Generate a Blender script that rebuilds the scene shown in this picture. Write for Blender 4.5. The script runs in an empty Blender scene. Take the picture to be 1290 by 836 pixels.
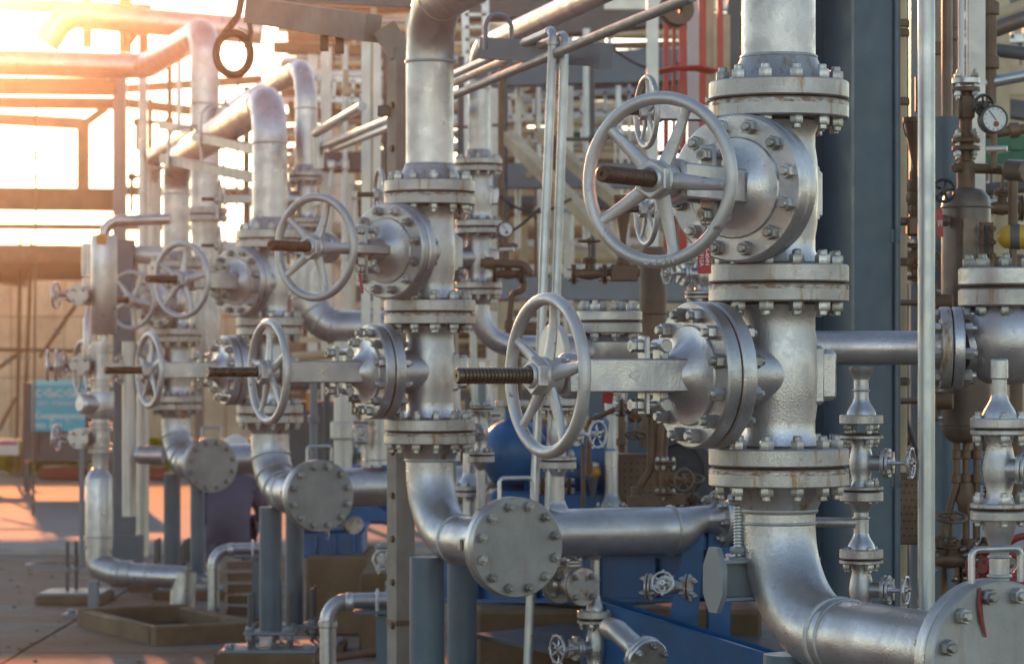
import bpy, math, random
from mathutils import Vector, Matrix
random.seed(7)
R = math.radians
SC = bpy.context.scene

# ------------------------------------------------------------------ camera, sky, sun, exposure
F = 3700.0                      # focal length in photo pixels (1290 wide)
CAM_Z = 1.75
cam_d = bpy.data.cameras.new('camera')
cam = bpy.data.objects.new('camera', cam_d)
SC.collection.objects.link(cam)
cam.location = (0, 0, CAM_Z)
cam.rotation_euler = (R(90), 0, 0)
cam_d.sensor_width = 36
cam_d.lens = 36 * F / 1290
cam_d.shift_y = -(418 - 460) / 1290.0
cam_d.clip_start = 0.1
cam_d.clip_end = 3000
cam_d.dof.use_dof = True
cam_d.dof.focus_distance = 8.8
cam_d.dof.aperture_fstop = 6.3
SC.camera = cam

HAZE_DENSITY, HAZE_G = .0009, .972
SUN_EL, SUN_AZ = 9.0, -10.6       # degrees; azimuth from +Y, negative = left
w = bpy.data.worlds.new('World')
SC.world = w
w.use_nodes = True
nt = w.node_tree
bg = nt.nodes['Background']
sky = nt.nodes.new('ShaderNodeTexSky')
sky.sky_type = 'NISHITA'
sky.sun_disc = False
sky.sun_elevation = R(SUN_EL)
sky.sun_rotation = R(SUN_AZ)
sky.air_density = 0.75
sky.dust_density = 0.2
sky.ozone_density = 0.0
nt.links.new(sky.outputs[0], bg.inputs[0])
bg.inputs[1].default_value = 0.12
sd = bpy.data.lights.new('sun', 'SUN')
sd.energy = 2.0
sd.angle = R(0.5)
sd.color = (1.0, 0.34, 0.12)
sun = bpy.data.objects.new('sun', sd)
SC.collection.objects.link(sun)
_d = Vector((math.sin(R(SUN_AZ)) * math.cos(R(SUN_EL)), math.cos(R(SUN_AZ)) * math.cos(R(SUN_EL)), math.sin(R(SUN_EL))))
sun.rotation_euler = _d.to_track_quat('Z', 'Y').to_euler()
SC.view_settings.view_transform = 'Standard'
SC.view_settings.look = 'None'
SC.view_settings.gamma = 1
SC.view_settings.exposure = 1.5
SC.render.engine = 'CYCLES'
SC.cycles.use_denoising = True
SC.cycles.max_bounces = 8
SC.cycles.volume_bounces = 0
SC.cycles.volume_max_steps = 64
SC.cycles.sample_clamp_indirect = 6

# ------------------------------------------------------------------ mesh helpers
def P(px, py, D):
    return Vector(((px - 645) * D / F, D, CAM_Z + (460 - py) * D / F))

X, Y, Z = Vector((1, 0, 0)), Vector((0, 1, 0)), Vector((0, 0, 1))

def frame(o, axis, up=None):
    """matrix whose local Z runs along axis"""
    z = Vector(axis).normalized()
    u = Vector(up) if up is not None else (X if abs(z.x) < 0.9 else Y)
    x = (u - z * u.dot(z)).normalized()
    y = z.cross(x)
    m = Matrix((x, y, z)).transposed().to_4x4()
    m.translation = Vector(o)
    return m

class M:
    def __init__(s):
        s.v, s.f = [], []
    def add(s, vs, fs, mat=None):
        b = len(s.v)
        if mat is not None:
            vs = [mat @ Vector(v) for v in vs]
        s.v += [tuple(v) for v in vs]
        s.f += [tuple(i + b for i in f) for f in fs]
        return s
    def lathe(s, prof, mat=None, n=32, sq=(1, 1)):
        vs, fs, rows = [], [], []
        for r, z in prof:
            if r < 1e-6:
                rows.append([len(vs)]); vs.append((0, 0, z))
            else:
                rows.append(list(range(len(vs), len(vs) + n)))
                vs += [(r * sq[0] * math.cos(2 * math.pi * k / n), r * sq[1] * math.sin(2 * math.pi * k / n), z) for k in range(n)]
        for a, b in zip(rows, rows[1:]):
            for k in range(n):
                k2 = (k + 1) % n
                if len(a) == 1 and len(b) == 1: continue
                if len(a) == 1: fs.append((a[0], b[k2], b[k]))
                elif len(b) == 1: fs.append((a[k], a[k2], b[0]))
                else: fs.append((a[k], a[k2], b[k2], b[k]))
        return s.add(vs, fs, mat)
    def cyl(s, p0, p1, r, r1=None, n=20, ch=0.0):
        p0, p1 = Vector(p0), Vector(p1)
        L = (p1 - p0).length
        r1 = r if r1 is None else r1
        pr = [(0, 0), (r - ch, 0)] + ([(r, ch), (r1, L - ch)] if ch else [(r1, L)]) + ([(r1 - ch, L)] if ch else []) + [(0, L)]
        return s.lathe(pr, frame(p0, p1 - p0), n)
    def tube(s, pts, r, n=20, caps=True, closed=False, sq=1.0, up=None):
        pts = [Vector(p) for p in pts]
        m = len(pts)
        rr = r if isinstance(r, (list, tuple)) else [r] * m
        tan = []
        for i in range(m):
            if closed: t = pts[(i + 1) % m] - pts[i - 1]
            else: t = pts[min(i + 1, m - 1)] - pts[max(i - 1, 0)]
            tan.append(t.normalized())
        u = Vector(up) if up is not None else (X if abs(tan[0].x) < 0.9 else Y)
        vs, fs = [], []
        for i in range(m):
            t = tan[i]
            u = (u - t * u.dot(t)).normalized()
            w_ = t.cross(u)
            for k in range(n):
                a = 2 * math.pi * k / n
                vs.append(pts[i] + u * (rr[i] * math.cos(a)) + w_ * (rr[i] * sq * math.sin(a)))
        rng = m if closed else m - 1
        for i in range(rng):
            j = (i + 1) % m
            for k in range(n):
                k2 = (k + 1) % n
                fs.append((i * n + k, i * n + k2, j * n + k2, j * n + k))
        if caps and not closed:
            fs.append(tuple(range(n - 1, -1, -1)))
            fs.append(tuple((m - 1) * n + k for k in range(n)))
        return s.add(vs, fs)
    def torus(s, mat, Rr, r, n=48, k=12, sq=1.0):
        return s.tube([mat @ Vector((Rr * math.cos(2 * math.pi * i / n), Rr * math.sin(2 * math.pi * i / n), 0)) for i in range(n)],
                      r, k, closed=True, sq=sq, up=(mat.to_3x3() @ X))
    def box(s, c, d, mat=None, b=0.004):
        hx, hy, hz = d[0] / 2, d[1] / 2, d[2] / 2
        b = min(b, hx * .45, hy * .45, hz * .45)
        vs, idx = [], {}
        for sx in (-1, 1):
            for sy in (-1, 1):
                for sz in (-1, 1):
                    for ax in range(3):
                        q = [sx * hx, sy * hy, sz * hz]
                        for a2 in range(3):
                            if a2 != ax: q[a2] -= (sx, sy, sz)[a2] * b
                        idx[(sx, sy, sz, ax)] = len(vs)
                        vs.append((c[0] + q[0], c[1] + q[1], c[2] + q[2]))
        fs = []
        def quad(keys, nrm):
            f = [idx[k] for k in keys]
            a, b_, c_ = (Vector(vs[f[i]]) for i in range(3))
            if (b_ - a).cross(c_ - a).dot(Vector(nrm)) < 0: f.reverse()
            fs.append(tuple(f))
        for ax in range(3):
            o1, o2 = [a for a in range(3) if a != ax]
            for sg in (-1, 1):
                ks = []
                for q1, q2 in ((-1, -1), (1, -1), (1, 1), (-1, 1)):
                    t = [0, 0, 0]; t[ax] = sg; t[o1] = q1; t[o2] = q2
                    ks.append((*t, ax))
                nv = [0, 0, 0]; nv[ax] = sg
                quad(ks, nv)
            for q1 in (-1, 1):
                for q2 in (-1, 1):
                    t0 = [0, 0, 0]; t0[ax] = -1; t0[o1] = q1; t0[o2] = q2
                    t1 = list(t0); t1[ax] = 1
                    nv = [0, 0, 0]; nv[o1] = q1; nv[o2] = q2
                    quad([(*t0, o1), (*t1, o1), (*t1, o2), (*t0, o2)], nv)
        for sx in (-1, 1):
            for sy in (-1, 1):
                for sz in (-1, 1):
                    quad([(sx, sy, sz, 0), (sx, sy, sz, 1), (sx, sy, sz, 2)], (sx, sy, sz))
        return s.add(vs, fs, mat)
    def prism(s, poly, p0, p1, up=Z):
        """sweep a 2D polygon (side, up) from p0 to p1"""
        p0, p1 = Vector(p0), Vector(p1)
        t = (p1 - p0).normalized()
        u = Vector(up); u = (u - t * u.dot(t)).normalized()
        sd_ = t.cross(u)
        n = len(poly)
        vs = [p0 + sd_ * a + u * b for a, b in poly] + [p1 + sd_ * a + u * b for a, b in poly]
        fs = [(k, (k + 1) % n, n + (k + 1) % n, n + k) for k in range(n)] + [tuple(range(n - 1, -1, -1)), tuple(range(n, 2 * n))]
        return s.add(vs, fs)
    def ibeam(s, p0, p1, w_, h, tf=.012, tw=.008, up=Z):
        a, b, c = w_ / 2, h / 2, tw / 2
        return s.prism([(-a, -b), (a, -b), (a, -b + tf), (c, -b + tf), (c, b - tf), (a, b - tf), (a, b), (-a, b), (-a, b - tf), (-c, b - tf), (-c, -b + tf), (-a, -b + tf)], p0, p1, up)
    def bar(s, p0, p1, w_, h, up=Z, b=.003):
        a, c = w_ / 2, h / 2
        b = min(b, a * .4, c * .4)
        return s.prism([(-a + b, -c), (a - b, -c), (a, -c + b), (a, c - b), (a - b, c), (-a + b, c), (-a, c - b), (-a, -c + b)], p0, p1, up)
    def data(s, name, mat, ang=38):
        me = bpy.data.meshes.new(name)
        me.from_pydata(s.v, [], s.f)
        me.validate()
        me.polygons.foreach_set('use_smooth', [True] * len(me.polygons))
        me.set_sharp_from_angle(angle=R(ang))
        me.materials.append(mat)
        me.update()
        return me

def fillet(pts, rad, seg=10):
    """polyline with rounded corners"""
    pts = [Vector(p) for p in pts]
    out = [pts[0]]
    for i in range(1, len(pts) - 1):
        a = (pts[i - 1] - pts[i]).normalized(); b = (pts[i + 1] - pts[i]).normalized()
        r = rad[i - 1] if isinstance(rad, (list, tuple)) else rad
        ang = a.angle(b)
        d = r / math.tan(ang / 2)
        c = pts[i] + (a + b).normalized() * (r / math.sin(ang / 2))
        s0 = pts[i] + a * d; s1 = pts[i] + b * d
        v0, v1 = s0 - c, s1 - c
        tot = v0.angle(v1)
        for k in range(seg + 1):
            t = k / seg
            v = (v0 * math.sin((1 - t) * tot) + v1 * math.sin(t * tot)) / math.sin(tot)
            out.append(c + v)
    out.append(pts[-1])
    return out

# ------------------------------------------------------------------ object helpers
MW = {}
def tag(o, label=None, cat=None, group=None, kind=None):
    if label: o['label'] = label
    if cat: o['category'] = cat
    if group: o['group'] = group
    if kind: o['kind'] = kind
    return o
def thing(name, label, cat, mat=None, group=None):
    o = bpy.data.objects.new(name, None)
    SC.collection.objects.link(o)
    o.empty_display_size = .1
    m = mat if isinstance(mat, Matrix) else Matrix.Translation(Vector(mat) if mat is not None else Vector((0, 0, 0)))
    o.matrix_basis = m
    MW[o.name] = m
    return tag(o, label, cat, group)
def link(name, me, parent=None, mb=None):
    o = bpy.data.objects.new(name, me)
    SC.collection.objects.link(o)
    if parent is not None:
        o.parent = parent
        MW[o.name] = MW[parent.name]
    if mb is not None:
        o.matrix_basis = mb
        if parent is not None: MW[o.name] = MW[parent.name] @ mb
        else: MW[o.name] = mb
    elif parent is None: MW[o.name] = Matrix.Identity(4)
    return o
def part(name, m, mat, parent, local=False, ang=38):
    """mesh child; world coordinates unless local"""
    if not local:
        inv = MW[parent.name].inverted()
        m.v = [tuple(inv @ Vector(v)) for v in m.v]
    return link(name, m.data(name, mat, ang), parent)
def solo(name, m, mat, label, cat, group=None, kind=None, ang=38):
    """a thing that is one mesh; origin at the middle of its base"""
    lo = [min(v[i] for v in m.v) for i in range(3)]; hi = [max(v[i] for v in m.v) for i in range(3)]
    c = Vector(((lo[0] + hi[0]) / 2, (lo[1] + hi[1]) / 2, lo[2]))
    m.v = [tuple(Vector(v) - c) for v in m.v]
    o = link(name, m.data(name, mat, ang), None, Matrix.Translation(c))
    return tag(o, label, cat, group, kind)

# ------------------------------------------------------------------ materials
def nodes(name):
    m = bpy.data.materials.new(name)
    m.use_nodes = True
    t = m.node_tree
    b = t.nodes['Principled BSDF']
    return m, t, b
def tx(t, scale, detail=4, rough=.55, stretch=None, seed=0.0, coord='Object'):
    c = t.nodes.new('ShaderNodeTexCoord')
    mp = t.nodes.new('ShaderNodeMapping')
    t.links.new(c.outputs[coord], mp.inputs[0])
    mp.inputs['Location'].default_value = (seed, seed * 1.7, seed * .6)
    if stretch: mp.inputs['Scale'].default_value = stretch
    n = t.nodes.new('ShaderNodeTexNoise')
    n.inputs['Scale'].default_value = scale
    n.inputs['Detail'].default_value = detail
    n.inputs['Roughness'].default_value = rough
    t.links.new(mp.outputs[0], n.inputs['Vector'])
    return n.outputs['Fac']
def ramp(t, src, stops):
    r = t.nodes.new('ShaderNodeValToRGB')
    e = r.color_ramp.elements
    while len(e) < len(stops): e.new(.5)
    for k, (p, c) in enumerate(stops):
        e[k].position = p
        e[k].color = (c, c, c, 1) if not isinstance(c, tuple) else (*c, 1)
    t.links.new(src, r.inputs[0])
    return r.outputs[0]
def mix(t, fac, a, b, mode='MIX'):
    n = t.nodes.new('ShaderNodeMix')
    n.data_type = 'RGBA'; n.blend_type = mode
    for s_, v in ((n.inputs[0], fac), (n.inputs[6], a), (n.inputs[7], b)):
        if isinstance(v, (int, float)): s_.default_value = v
        elif isinstance(v, tuple): s_.default_value = (*v, 1)
        else: t.links.new(v, s_)
    return n.outputs[2]
def bump(t, b, src, strength, dist=.002):
    n = t.nodes.new('ShaderNodeBump')
    n.inputs['Strength'].default_value = strength
    n.inputs['Distance'].default_value = dist
    t.links.new(src, n.inputs['Height'])
    t.links.new(n.outputs[0], b.inputs['Normal'])

def painted(name, base, rough=.4, metal=0.0, var=.25, dirt=(.16, .10, .06), dirt_amt=.35, bumps=.25, scale=1.0, drip=0.0, rust=(.30, .13, .04), rvar=.15, patch=0.0):
    m, t, b = nodes(name)
    lo = tuple(c * (1 - var) for c in base); hi = tuple(min(1, c * (1 + var * .6)) for c in base)
    big = tx(t, 5 * scale, 5, .6)
    col = ramp(t, big, [(.3, lo), (.7, hi)])
    sp = ramp(t, tx(t, 28 * scale, 6, .7, seed=3), [(.60, 0.0), (.74, 1.0)])
    k = t.nodes.new('ShaderNodeMath'); k.operation = 'MULTIPLY'; k.inputs[1].default_value = dirt_amt
    t.links.new(sp, k.inputs[0])
    col = mix(t, k.outputs[0], col, dirt)
    if drip:
        dr = ramp(t, tx(t, 26, 5, .65, stretch=(1, 1, .16), seed=9), [(.54, 0.0), (.70, 1.0)])
        k2 = t.nodes.new('ShaderNodeMath'); k2.operation = 'MULTIPLY'; k2.inputs[1].default_value = drip
        t.links.new(dr, k2.inputs[0])
        col = mix(t, k2.outputs[0], col, rust)
    oi = t.nodes.new('ShaderNodeObjectInfo')
    rv = ramp(t, oi.outputs['Random'], [(0.0, 1 - rvar), (1.0, 1.0)])
    col = mix(t, 1.0, col, rv, 'MULTIPLY')
    t.links.new(col, b.inputs['Base Color'])
    b.inputs['Metallic'].default_value = metal
    rg = ramp(t, tx(t, 14 * scale, 5, .6, seed=5), [(.25, max(.05, rough - .1)), (.8, min(1, rough + .16))])
    t.links.new(rg, b.inputs['Roughness'])
    fine = tx(t, 170 * scale, 3, .6, seed=1)
    if patch:
        # older coat showing through in matt patches, and runs in the paint
        pz = ramp(t, tx(t, 7, 7, .68, seed=21), [(.50, 0.0), (.57, 1.0)])
        k3 = t.nodes.new('ShaderNodeMath'); k3.operation = 'MULTIPLY'; k3.inputs[1].default_value = patch * .45
        t.links.new(pz, k3.inputs[0])
        col = mix(t, k3.outputs[0], col, tuple(c * .62 for c in base))
        t.links.new(col, b.inputs['Base Color'])
        rg2 = mix(t, k3.outputs[0], rg, (.62, .62, .62))
        t.links.new(rg2, b.inputs['Roughness'])
        run_ = tx(t, 34, 4, .6, stretch=(1, 1, .35), seed=6)
        ad = t.nodes.new('ShaderNodeMath'); ad.operation = 'MULTIPLY_ADD'; ad.inputs[1].default_value = 1.6
        t.links.new(run_, ad.inputs[0]); t.links.new(fine, ad.inputs[2])
        fine = ad.outputs[0]
    bump(t, b, fine, bumps, .0024 if patch else .0016)
    return m

SIL = painted('silver paint', (.55, .53, .54), .32, .82, .20, dirt=(.18, .13, .09), dirt_amt=.5, bumps=.42, patch=.7)
SILF = painted('silver flange paint', (.48, .455, .45), .40, .70, .25, dirt=(.20, .12, .06), dirt_amt=.75, bumps=.5, drip=1.0, rust=(.30, .155, .05), patch=.4)
SILB = painted('silver bolt paint', (.52, .51, .50), .34, .8, .2, dirt=(.2, .11, .06), dirt_amt=.65, bumps=.3, scale=3, rvar=.5)
SILW = painted('worn handwheel paint', (.53, .51, .51), .40, .68, .15, dirt=(.11, .07, .05), dirt_amt=1.0, bumps=.8, scale=1.3)
FACE = painted('grey blind face paint', (.33, .33, .34), .40, .5, .22, dirt=(.20, .15, .11), dirt_amt=.45, bumps=.25, drip=.35, rust=(.22, .16, .11))
GASK = painted('rusty gasket', (.06, .035, .02), .85, .0, .5, dirt=(.32, .14, .03), dirt_amt=.8, bumps=.5, scale=2)
STEM = painted('greased stem', (.115, .062, .038), .42, .45, .35, dirt=(.03, .02, .02), dirt_amt=.7, bumps=.3, scale=3)
STEMT = painted('threaded steel', (.17, .135, .105), .34, .8, .3, dirt=(.05, .03, .02), dirt_amt=.7, bumps=.3, scale=3)
WELD = painted('weld bead', (.52, .51, .50), .4, .75, .3, dirt=(.15, .12, .1), dirt_amt=.5, bumps=.9, scale=2)
BLUEG = painted('blue grey steel paint', (.085, .128, .17), .42, 0, .14, dirt=(.04, .05, .06), dirt_amt=.3, bumps=.12)
DKBLUE = painted('dark blue column paint', (.055, .088, .125), .40, 0, .16, dirt=(.03, .04, .05), dirt_amt=.35, bumps=.15, drip=.12, rust=(.12, .10, .09))
GREYS = painted('grey steel paint', (.19, .215, .24), .42, 0, .14, dirt=(.09, .08, .07), dirt_amt=.35, bumps=.15)
GALV = painted('galvanised conduit', (.50, .52, .54), .36, .75, .18, dirt=(.2, .17, .14), dirt_amt=.3, bumps=.1)
WEATH = painted('weathered grey beam', (.29, .25, .215), .7, .1, .3, dirt=(.30, .15, .06), dirt_amt=.5, bumps=.35, drip=.3)
RUSTY = painted('brown rusted steel', (.17, .105, .065), .55, .25, .35, dirt=(.07, .04, .02), dirt_amt=.5, bumps=.35, drip=.2, rust=(.3, .13, .04))
BROWN = painted('brown vessel paint', (.17, .125, .10), .34, .25, .22, dirt=(.11, .05, .03), dirt_amt=.6, bumps=.2, drip=.35, rust=(.13, .06, .04))
TAN = painted('tan weathered pipe', (.52, .41, .26), .6, 0, .25, dirt=(.30, .17, .07), dirt_amt=.4, bumps=.2)
TANL = painted('pale tan timber', (.60, .48, .32), .75, 0, .3, dirt=(.24, .14, .07), dirt_amt=.5, bumps=.3, drip=.3)
DKB = painted('dark grey beam', (.10, .10, .105), .6, 0, .25, dirt=(.05, .04, .03), dirt_amt=.4, bumps=.2)
BLUE = painted('blue machine paint', (.008, .105, .28), .34, 0, .32, dirt=(.04, .05, .06), dirt_amt=.75, bumps=.25, drip=.25, rust=(.06, .06, .06))
TEAL = painted('teal guard paint', (.01, .22, .34), .4, 0, .15, dirt=(.02, .08, .1), dirt_amt=.3, bumps=.1)
RED = painted('red frame paint', (.52, .045, .03), .42, 0, .15, dirt=(.2, .03, .02), dirt_amt=.4, bumps=.15)
REDD = painted('dark red wheel paint', (.25, .03, .03), .45, 0, .2, dirt=(.08, .02, .02), dirt_amt=.4, bumps=.15)
GREEN = painted('green steel paint', (.01, .12, .05), .45, 0, .15, dirt=(.02, .05, .03), dirt_amt=.3, bumps=.15)
YEL = painted('yellow actuator paint', (.55, .33, .03), .4, 0, .15, dirt=(.2, .1, .02), dirt_amt=.5, bumps=.15)
BLACK = painted('black wheel paint', (.022, .02, .02), .4, 0, .3, dirt=(.08, .05, .03), dirt_amt=.4, bumps=.2)
WHITE = painted('white paint', (.78, .78, .77), .5, 0, .08, dirt=(.4, .36, .3), dirt_amt=.3, bumps=.1)
PALE = painted('pale insulation cladding', (.64, .61, .57), .42, .45, .1, dirt=(.35, .28, .22), dirt_amt=.3, bumps=.1)
ORNG = painted('orange tape', (.6, .22, .03), .5, 0, .1, bumps=.1)
CONC = painted('stained concrete plinth', (.17, .108, .062), .85, 0, .4, dirt=(.10, .06, .03), dirt_amt=.6, bumps=.6, scale=.6, drip=.3, rust=(.16, .08, .03))
HOOK = painted('dark brown hook', (.06, .035, .025), .5, .3, .3, bumps=.2)
REDTAG = painted('red plastic tag', (.45, .015, .03), .4, 0, .1, dirt_amt=.1, bumps=.05)

def fringe_mat():
    m, t, b = nodes('rust fringe')
    t.links.new(ramp(t, tx(t, 40, 5, .7), [(.35, (.07, .035, .015)), (.6, (.34, .16, .045))]), b.inputs['Base Color'])
    b.inputs['Roughness'].default_value = .85
    tr = t.nodes.new('ShaderNodeBsdfTransparent'); mx = t.nodes.new('ShaderNodeMixShader')
    t.links.new(ramp(t, tx(t, 48, 6, .7, stretch=(.7, .7, 1.6), seed=2), [(.42, 0.0), (.70, .8)]), mx.inputs[0])
    t.links.new(tr.outputs[0], mx.inputs[1]); t.links.new(b.outputs[0], mx.inputs[2])
    t.links.new(mx.outputs[0], t.nodes['Material Output'].inputs[0])
    return m
FRINGE = fringe_mat()
# ------------------------------------------------------------------ ground, road, wall (setting)
def ground_mat():
    m, t, b = nodes('stained concrete')
    c0 = ramp(t, tx(t, .55, 6, .62), [(.30, (.20, .175, .15)), (.46, (.20, .135, .09)), (.58, (.22, .105, .045)), (.75, (.12, .06, .03))])
    c1 = ramp(t, tx(t, 9, 8, .7, seed=4), [(.3, .62), (.7, 1.0)])
    col = mix(t, 1.0, c0, c1, 'MULTIPLY')
    gr = ramp(t, tx(t, 1.3, 5, .6, seed=12), [(.5, 0.0), (.66, .8)])
    col = mix(t, gr, col, (.19, .185, .18))
    t.links.new(col, b.inputs['Base Color'])
    b.inputs['Roughness'].default_value = .82
    bump(t, b, tx(t, 40, 8, .7, seed=2), .6, .006)
    return m
def road_mat():
    m, t, b = nodes('old asphalt')
    c0 = ramp(t, tx(t, .35, 6, .6), [(.3, (.25, .247, .24)), (.7, (.33, .325, .31))])
    c1 = ramp(t, tx(t, 60, 4, .7, seed=4), [(.3, .75), (.7, 1.0)])
    col = mix(t, 1.0, c0, c1, 'MULTIPLY')
    t.links.new(col, b.inputs['Base Color'])
    b.inputs['Roughness'].default_value = .8
    bump(t, b, tx(t, 90, 6, .7, seed=2), .6, .006)
    return m
g = M(); g.add([(-900, -60, -.02), (900, -60, -.02), (900, 1500, -.02), (-900, 1500, -.02)], [(0, 1, 2, 3)])
earth_m, t_, b_ = nodes('dusty ground')
t_.links.new(ramp(t_, tx(t_, .2, 8, .65), [(.3, (.13, .12, .08)), (.7, (.22, .20, .16))]), b_.inputs['Base Color']); b_.inputs['Roughness'].default_value = .9
tag(link('ground', g.data('ground', earth_m)), kind='structure')
GM = ground_mat()
g = M(); g.box((4, 5.0, -.05), (40, 19.6, .1), b=.02)
pad = tag(link('concrete_pad', g.data('concrete_pad', GM)), kind='structure')
for i in range(10):
    for j in range(4):
        g = M()
        g.box((-13.5 + 3 * i, 16.35 + 3.1 * j, -.05 + random.uniform(-.003, .003)), (2.985, 3.085, .1), b=.008)
        link('slab', g.data('slab', GM), pad)
g = M()
for k in range(420):
    c_ = Vector((random.uniform(-5, 1), random.uniform(16, 27), .0)); r_ = random.uniform(.004, .016)
    g.lathe([(0, 0), (r_, .001), (r_ * .8, r_ * .7), (0, r_ * .9)], Matrix.Translation(c_) @ Matrix.Rotation(random.random() * 6, 4, 'Z'), 5)
grit_m, t_, b_ = nodes('grit'); b_.inputs['Base Color'].default_value = (.16, .11, .08, 1); b_.inputs['Roughness'].default_value = .9
tag(link('grit', g.data('grit', grit_m)), kind='stuff')
g = M(); g.add([(-60, 27.2, -.012), (60, 27.2, -.012), (60, 46.5, -.012), (-60, 46.5, -.012)], [(0, 1, 2, 3)])
tag(link('road', g.data('road', road_mat())), kind='structure')

# ------------------------------------------------------------------ shared pieces
CACHE = {}
def cached(key, fn):
    if key not in CACHE: CACHE[key] = fn()
    return CACHE[key]
def hexnut(m, z0, h, af, mat=None):
    r = af / 2 / math.cos(math.pi / 6)
    m.lathe([(0, z0), (r * .93, z0), (r, z0 + h * .12), (r, z0 + h * .88), (r * .93, z0 + h), (0, z0 + h)], mat, 6)
def stud_mesh(half, af=.036, nh=.026, sr=.0125, ext=.014):
    """one stud with a hexagonal nut at each end: a single closed surface"""
    def fn():
        rc = af / 2 / math.cos(math.pi / 6)
        up_ = [(sr, half - .001, 0), (rc * .93, half, 1), (rc, half + nh * .12, 1), (rc, half + nh * .88, 1), (rc * .92, half + nh, 1), (sr, half + nh, 0),
               (sr, half + nh + ext - .003, 0), (sr - .003, half + nh + ext, 0)]
        rows = [(r, -z, h) for r, z, h in reversed(up_)] + up_
        n, vs, fs = 12, [], []
        for r, z, h in rows:
            for k in range(n):
                q = r * (math.cos(math.pi / 6) if h and k % 2 else 1)
                a = 2 * math.pi * k / n
                vs.append((q * math.cos(a), q * math.sin(a), z))
        for i in range(len(rows) - 1):
            for k in range(n):
                k2 = (k + 1) % n
                fs.append((i * n + k, i * n + k2, i * n + n + k2, i * n + n + k))
        fs += [tuple(range(n - 1, -1, -1)), tuple((len(rows) - 1) * n + k for k in range(n))]
        m = M(); m.add(vs, fs)
        return m.data('stud_bolt', SILB, 25)
    return cached(('stud', round(half, 4), af, nh, sr, ext), fn)
def bolt_ring(parent, mat, Rb, n, half, phase=0.0, joined=False, **kw):
    """studs through a flange pair centred on mat's origin along mat's Z (local to parent)"""
    me = stud_mesh(half, **kw)
    if joined:
        m = M()
        vs = [v.co.copy() for v in me.vertices]; fs = [tuple(p.vertices) for p in me.polygons]
        for k in range(n):
            a = phase + 2 * math.pi * k / n
            m.add(vs, fs, mat @ Matrix.Translation((Rb * math.cos(a), Rb * math.sin(a), 0)))
        o = part('stud_bolts', m, SILB, parent, local=True)
        o['kind'] = 'stuff'
        return
    for k in range(n):
        a = phase + 2 * math.pi * k / n
        link('stud_bolt', me, parent, mat @ Matrix.Translation((Rb * math.cos(a), Rb * math.sin(a), 0)) @ Matrix.Rotation(random.random() * 1.0, 4, 'Z'))
def disc(Ro, z0, z1, Ri=0.0, ch=.004):
    return [(Ri, z0), (Ro - ch, z0), (Ro, z0 + ch), (Ro, z1 - ch), (Ro - ch, z1), (Ri, z1)]
RX = Matrix.Rotation(R(90), 4, 'Y')        # local Z -> +X
ALONG = lambda d: frame((0, 0, 0), d)

# ------------------------------------------------------------------ gate valve (stem along local +X, pipe along Z)
FZ = .262     # centre to flange face
def wheel_parts(parent, x, Rw, rt, ns, phase, hub_r, mat=None, knobs=False, rough=None, hubx=(-.035, .022), sub=True, sp=(.024, .013)):
    mat = mat or SILW
    key = ('wheel', x, Rw, rt, ns, phase, hub_r, mat.name, knobs)
    def rim():
        m = M()
        m.torus(Matrix.Translation((x, 0, 0)) @ RX, Rw - rt, rt, 64, 14)
        if knobs:
            for k in range(knobs):
                a = phase + 2 * math.pi * (k + .5) / knobs
                c = Vector((x, (Rw - rt) * math.cos(a), (Rw - rt) * math.sin(a)))
                m.cyl(c - c.normalized() * 0, c + Vector((0, math.cos(a), math.sin(a))) * rt * 1.9, rt * 1.1, rt * .9, 10)
        m.lathe([(hub_r * .55, x + hubx[0]), (hub_r, x + hubx[0] + .006), (hub_r, x + hubx[1] - .006), (hub_r * .86, x + hubx[1]), (0, x + hubx[1])], RX, 24)
        return m.data('handwheel', mat)
    h = link('handwheel', cached(key, rim), parent)
    for k in range(ns):
        a = phase + 2 * math.pi * k / ns
        def spoke(a=a):
            m = M()
            d = Vector((0, math.cos(a), math.sin(a)))
            r0, r1 = hub_r * .7, Rw - rt * 1.3
            pts, rr = [], []
            for i in range(9):
                q = i / 8
                pts.append(Vector((x - .006 * math.sin(q * math.pi), 0, 0)) + d * (r0 + (r1 - r0) * q))
                rr.append(sp[0] * (1 - q) ** 1.0 + sp[1] * q + (.006 * (max(0, q - .8) / .2) ** 2) * Rw / .23)
            m.tube(pts, rr, 10, sq=.62, up=d.cross(X))
            return m.data('spoke', mat)
        link('spoke', cached(key + ('sp', k), spoke), h)
    return h

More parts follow.
